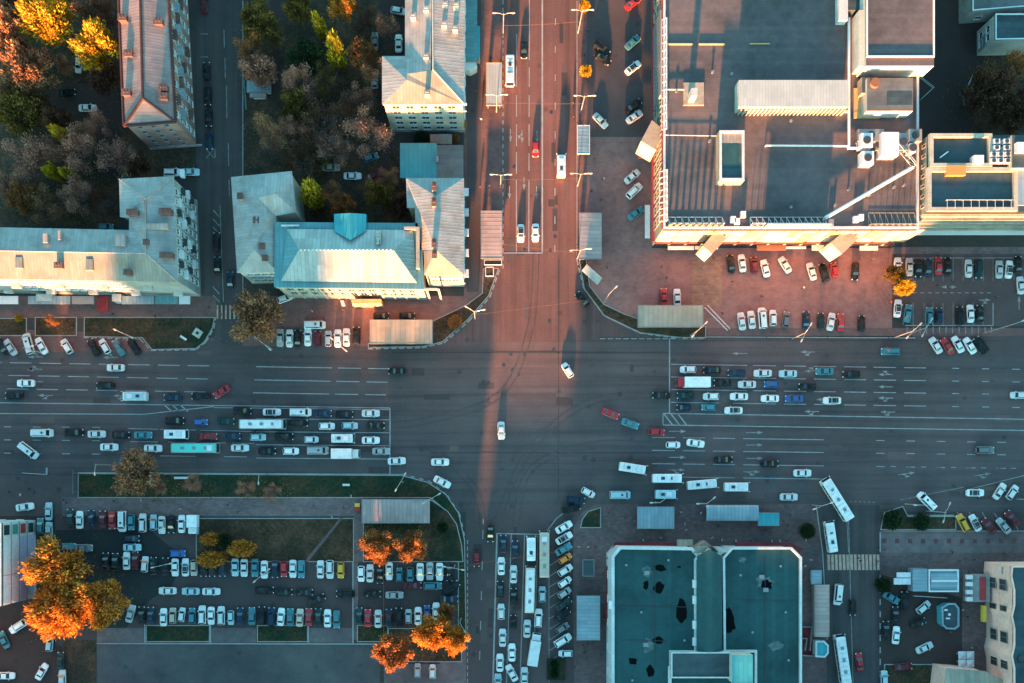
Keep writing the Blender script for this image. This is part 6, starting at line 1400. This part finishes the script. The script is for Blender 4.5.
SH=[('oval yellow-green shrub on the left, beside the white pickup',211,539,10,4,'leaf_orange'),('bright oval yellow shrub in the dry lawn above the car park',241,548.5,13,4,'leaf_orange'),('oval yellow shrub overhanging the parked black cars',211,559.5,13,4,'leaf_orange'),('green shrub between the three yellow ones',223,541,9,4,'leaf_green'),
 ('small round green bush in the lower left corner lawn',442.5,527.5,6.5,2.5,'leaf_green'),('round dark bush beside the upper right corner of the market hall',808,531,9,4,'leaf_green'),('dark shrub mass on the lower right corner lawn',893,520,11,3,'leaf_green'),('second dark shrub on the corner lawn, beside the slewed van',922,522,10,3,'leaf_green'),
 ('dark spreading bush left of the white market stall',884,585,9,4,'leaf_green'),('small yellow bush in the kerb strip right of the upper street',586,70,6.5,4,'leaf_yellow'),('yellow bush at the top of the right kerb strip',585,5,6,4,'leaf_yellow'),('tiny yellow bush at the corner of the tall pale block',462.5,124,5,3.5,'leaf_yellow'),
 ('green bush and flowers between tall block and turquoise annexe',421,138,8,3,'leaf_green'),('small yellow-topped shrub in the leftmost lawn',18,318,4,2.5,'leaf_yellow'),('upper round topiary in the planter beside the diagonal bays',554.5,664,5,2.5,'leaf_green'),('lower round topiary in the planter beside the diagonal bays',554.5,674,5,2.5,'leaf_green'),
 ('orange-leaved bush at the foot of the tall block',455,138,5,2.5,'leaf_red'),('rust-coloured low shrub in the lit left corner lawn',455,322,8,2,'leaf_rust')]
for l_,x,y,r,h,mat in SH: tree(l_,x,y,r,h,mat,'S')
e=thing('planter','dark green box planter at the end of the diagonal bays','planter',(*P(555,669),0)); mb=MB(); X,Y=P(555,669); mb.box(X-2,X+2.4,Y-2.6,Y+2.6,0,.6); mb.build('tub',['grass_green'],e)
# fallen leaves lying under and around the trees
lv=MB(); rl=random.Random(3)
for t_ in TREES:
    x,y,r=t_[1:4]
    for i in range(int(r*9)):
        a_=rl.uniform(0,6.28); k=r*1.5*math.sqrt(rl.random()); X,Y=R(x,y,5); X+=math.cos(a_)*k/4; Y+=math.sin(a_)*k/4-.5; s_=rl.uniform(.06,.16); b_=rl.uniform(0,6.28)
        lv.add([(X+s_*math.cos(b_+j*PI/2),Y+s_*math.sin(b_+j*PI/2),.145+rl.random()*.02) for j in range(4)],[(0,1,2,3)])
foliage('litter',(.10,.05,.02),(.26,.13,.03),(.50,.28,.06)); lv.build('fallen_leaves',['litter'],fixn=False)['kind']='stuff'
# ---------------------------------------------------------------- people
def person_mesh(seed,stride):
    """one skinned body, posed walking or standing"""
    J={}; E=[]
    def j(n,p,r): J[n]=(Vector(p),r)
    s=stride
    j('pelvis',(0,0,.95),.14); j('waist',(0,0,1.10),.125); j('chest',(.02,0,1.33),.155); j('neck',(.03,0,1.50),.06); j('head0',(.045,0,1.60),.088); j('head',(.05,0,1.70),.085)
    for k,sg in (('l',1),('r',-1)):
        f=s*sg
        j('hip'+k,(0,.10*sg,.90),.095); j('knee'+k,(.10+.22*f*.7,.10*sg,.50),.062); j('ank'+k,(.30*f-.02,.10*sg,.09),.045); j('toe'+k,(.30*f+.15,.11*sg,.05),.04)
        j('sh'+k,(.02,.20*sg,1.42),.07); j('elb'+k,(-.05-.12*f,.26*sg,1.15),.05); j('wr'+k,(.10-.24*f,.25*sg,.92),.036); j('hd'+k,(.14-.27*f,.25*sg,.84),.04)
        E += [('pelvis','hip'+k),('hip'+k,'knee'+k),('knee'+k,'ank'+k),('ank'+k,'toe'+k),('chest','sh'+k),('sh'+k,'elb'+k),('elb'+k,'wr'+k),('wr'+k,'hd'+k)]
    E += [('pelvis','waist'),('waist','chest'),('chest','neck'),('neck','head0'),('head0','head')]
    names=list(J); me=bpy.data.meshes.new('tmp'); me.from_pydata([J[n][0] for n in names],[(names.index(a),names.index(b)) for a,b in E],[])
    o=bpy.data.objects.new('tmp',me); COL.objects.link(o)
    sk=o.modifiers.new('s','SKIN'); sk.use_smooth_shade=True
    for i,n in enumerate(names):
        v=me.skin_vertices[0].data[i]; v.radius=(J[n][1],J[n][1]); v.use_root=(n=='pelvis')
    ss=o.modifiers.new('d','SUBSURF'); ss.levels=1; ss.render_levels=1
    bpy.context.view_layer.update(); ev=o.evaluated_get(bpy.context.evaluated_depsgraph_get()); out=bpy.data.meshes.new_from_object(ev); bpy.data.objects.remove(o)
    return out
POSE=[person_mesh(1,.9),person_mesh(2,-.9),person_mesh(3,.15)]
plain('coat_dark',(.016,.017,.022),.8); plain('coat_navy',(.02,.03,.07),.8); plain('coat_red',(.30,.03,.035),.8); plain('coat_pale',(.55,.53,.50),.8); plain('coat_green',(.05,.16,.11),.8); plain('coat_brown',(.10,.06,.04),.8); plain('trousers',(.02,.021,.026),.85)
COAT=dict(k=('dark','coat_dark'),n=('navy','coat_navy'),r=('red','coat_red'),w=('pale','coat_pale'),g=('green','coat_green'),b=('brown','coat_brown'))
_pm={}
def person_me(p,c):
    if (p,c) in _pm: return _pm[(p,c)]
    me=POSE[p].copy(); me.name='person'; me.materials.clear()
    for m_ in (COAT[c][1],'trousers','skin','hair','black'): me.materials.append(M[m_])
    for f in me.polygons:
        z=f.center.z; y=abs(f.center.y)
        if z>1.70 or (z>1.58 and f.center.x<.03): k=3
        elif z>1.50 and y<.15: k=2
        elif z<.11: k=4
        elif y>.19 and z<.90: k=2
        elif z<.80: k=1
        else: k=0
        f.material_index=k; f.use_smooth=True
    _pm[(p,c)]=me; return me
np_=0
def people(where,items,a='left',b='right'):
    global np_
    items=sorted(items,key=lambda t:t[0] if a=='left' else t[1]); n=len(items)
    for i,(x,y,c) in enumerate(items):
        np_+=1; p=np_%3; rz=rnd.uniform(0,6.28)
        lab='person in %s coat, %s %s'%(COAT[c][0],(place_word(i,n,a,b) if n>1 else 'alone'),where)
        o=obj('person',person_me(p,c),None,(*R(x,y,1.2),.05),rz); tag(o,lab,'person','people on foot')
people('on the upper street pavement, left side',[(479,44,'k'),(491,57,'k'),(481,66,'b'),(476,91,'g'),(481,119,'w'),(480,187,'k'),(473,203,'k'),(489,186,'w')],'top','bottom')
people('in the right kerb strip, upper street',[(588,30,'k'),(584,38,'b'),(585,54,'k'),(593,10,'w'),(573,103,'k'),(573,117,'k'),(598,49,'k'),(595,157,'k'),(592,190,'k')],'top','bottom')
people('on the red shopping centre plaza',[(607,267,'k'),(662,266,'b'),(667,277,'k'),(704,267,'w'),(714,257,'k'),(733,281,'k'),(762,296,'k'),(723,313,'k'),(804,287,'w'),(861,258,'k'),(873,259,'b'),(601,199,'k'),(604,178,'w')])
people('in the right car park aisle',[(938,285,'k'),(998,297,'r'),(891,302,'r')])
people('at the narrow left street crossing',[(208,307,'k'),(219,310,'b'),(220,314,'r')])
people('on the pavement below the L-shaped block',[(101,311,'k'),(112,314,'k'),(154,316,'k'),(126,303,'b')])
people('on the forecourt below the cream hall',[(312,311,'w'),(323,318,'k'),(343,310,'k'),(371,305,'k')])
people('on the lower left forecourt and pavement',[(8,492,'k'),(20,495,'w'),(28,489,'k'),(33,493,'k'),(63,500,'k'),(66,503,'k'),(113,501,'k'),(141,500,'w'),(153,501,'k'),(166,502,'g'),(180,509,'w'),(227,505,'k'),(237,512,'k'),(313,506,'k'),(332,517,'w'),(343,507,'r'),(351,496,'w'),(358,543,'k')])
people('on the kerb of the bending lower left road',[(470.5,572,'k')])
people('around the shelters above the market hall',[(608,509,'r'),(609,513,'k'),(612,520,'r'),(612,526,'r'),(626,518,'k'),(634,521,'g'),(681,512,'w'),(685,524,'w'),(686,530,'w'),(689,527,'r'),(693,519,'k'),(697,526,'r'),(701,513,'w'),(703,521,'k'),(719,526,'k'),(784,521,'k'),(789,525,'k'),(791,515,'k'),(788,541,'k')])
people('along the market hall awning',[(637,538,'r'),(643,540,'w'),(653,539,'r'),(661,538,'w'),(712,538,'w'),(718,539,'r'),(722,540,'w'),(736,541,'w'),(753,541,'g'),(772,541,'w'),(780,541,'w')])
people('in the forecourt left of the market hall',[(579,547,'w'),(588,547,'w'),(596,547,'k'),(580,578,'r'),(580,584,'r'),(592,582,'k'),(605,574,'r'),(605,612,'r'),(604,620,'r'),(583,646,'k'),(588,644,'k'),(585,653,'k'),(601,655,'k'),(575,668,'k')])
people('near the zebra crossing at the market hall',[(859,558,'k'),(861,561,'k'),(811,560,'w'),(805,566,'w'),(805,576,'r'),(806,540,'w'),(878,561,'k'),(878,566,'w'),(886,550,'r'),(879,548,'k')])
people('on the tiled walk at lower right',[(953,552,'k'),(961,561,'k'),(976,560,'r'),(1006,554,'k'),(970,573,'k')])
people('in the dark yard near the octagonal booth',[(922,624,'w'),(963,610,'w'),(945,627,'r'),(950,632,'g'),(968,617,'k'),(972,648,'w'),(978,648,'r')])
# ---------------------------------------------------------------- light and camera
w=bpy.data.worlds.new('World'); scene.world=w; w.use_nodes=True; nt=w.node_tree
sky=nt.nodes.new('ShaderNodeTexSky'); sky.sky_type='NISHITA'; sky.sun_disc=False; sky.sun_elevation=math.radians(ELEV); sky.sun_rotation=math.radians(180+AZ); sky.air_density=1.0; sky.dust_density=1.0; sky.ozone_density=2.0
bg=nt.nodes['Background']; tint=nt.nodes.new('ShaderNodeMix'); tint.data_type='RGBA'; tint.blend_type='MULTIPLY'; tint.inputs[0].default_value=1
nt.links.new(sky.outputs[0],tint.inputs[6]); tint.inputs[7].default_value=SKYTINT; nt.links.new(tint.outputs[2],bg.inputs[0]); bg.inputs[1].default_value=SKYSTR
sl=bpy.data.lights.new('sun','SUN'); sl.energy=SUNSTR; sl.angle=math.radians(2.0); sl.color=SUNCOL
so=bpy.data.objects.new('sun',sl); COL.objects.link(so)
az=math.radians(AZ); el=math.radians(ELEV); tosun=Vector((-math.sin(az)*math.cos(el),-math.cos(az)*math.cos(el),math.sin(el)))
so.rotation_euler=tosun.to_track_quat('Z','Y').to_euler(); so.location=(0,-200,120)
cam=bpy.data.cameras.new('camera'); co=bpy.data.objects.new('camera',cam); COL.objects.link(co); scene.camera=co
X,Y=P(NX,NY); co.location=(X,Y,HC); co.rotation_euler=(0,0,0)
cam.sensor_width=36; cam.sensor_fit='HORIZONTAL'; cam.lens=HC*4/1024*36; cam.shift_x=(512-NX)/1024; cam.shift_y=(NY-341.5)/1024; cam.clip_end=6000; cam.clip_start=1
scene.render.resolution_x=1024; scene.render.resolution_y=683
scene.view_settings.view_transform='Standard'; scene.view_settings.look='None'; scene.view_settings.exposure=0; scene.view_settings.gamma=1
scene.cycles.max_bounces=6; scene.cycles.diffuse_bounces=3; scene.cycles.transparent_max_bounces=4
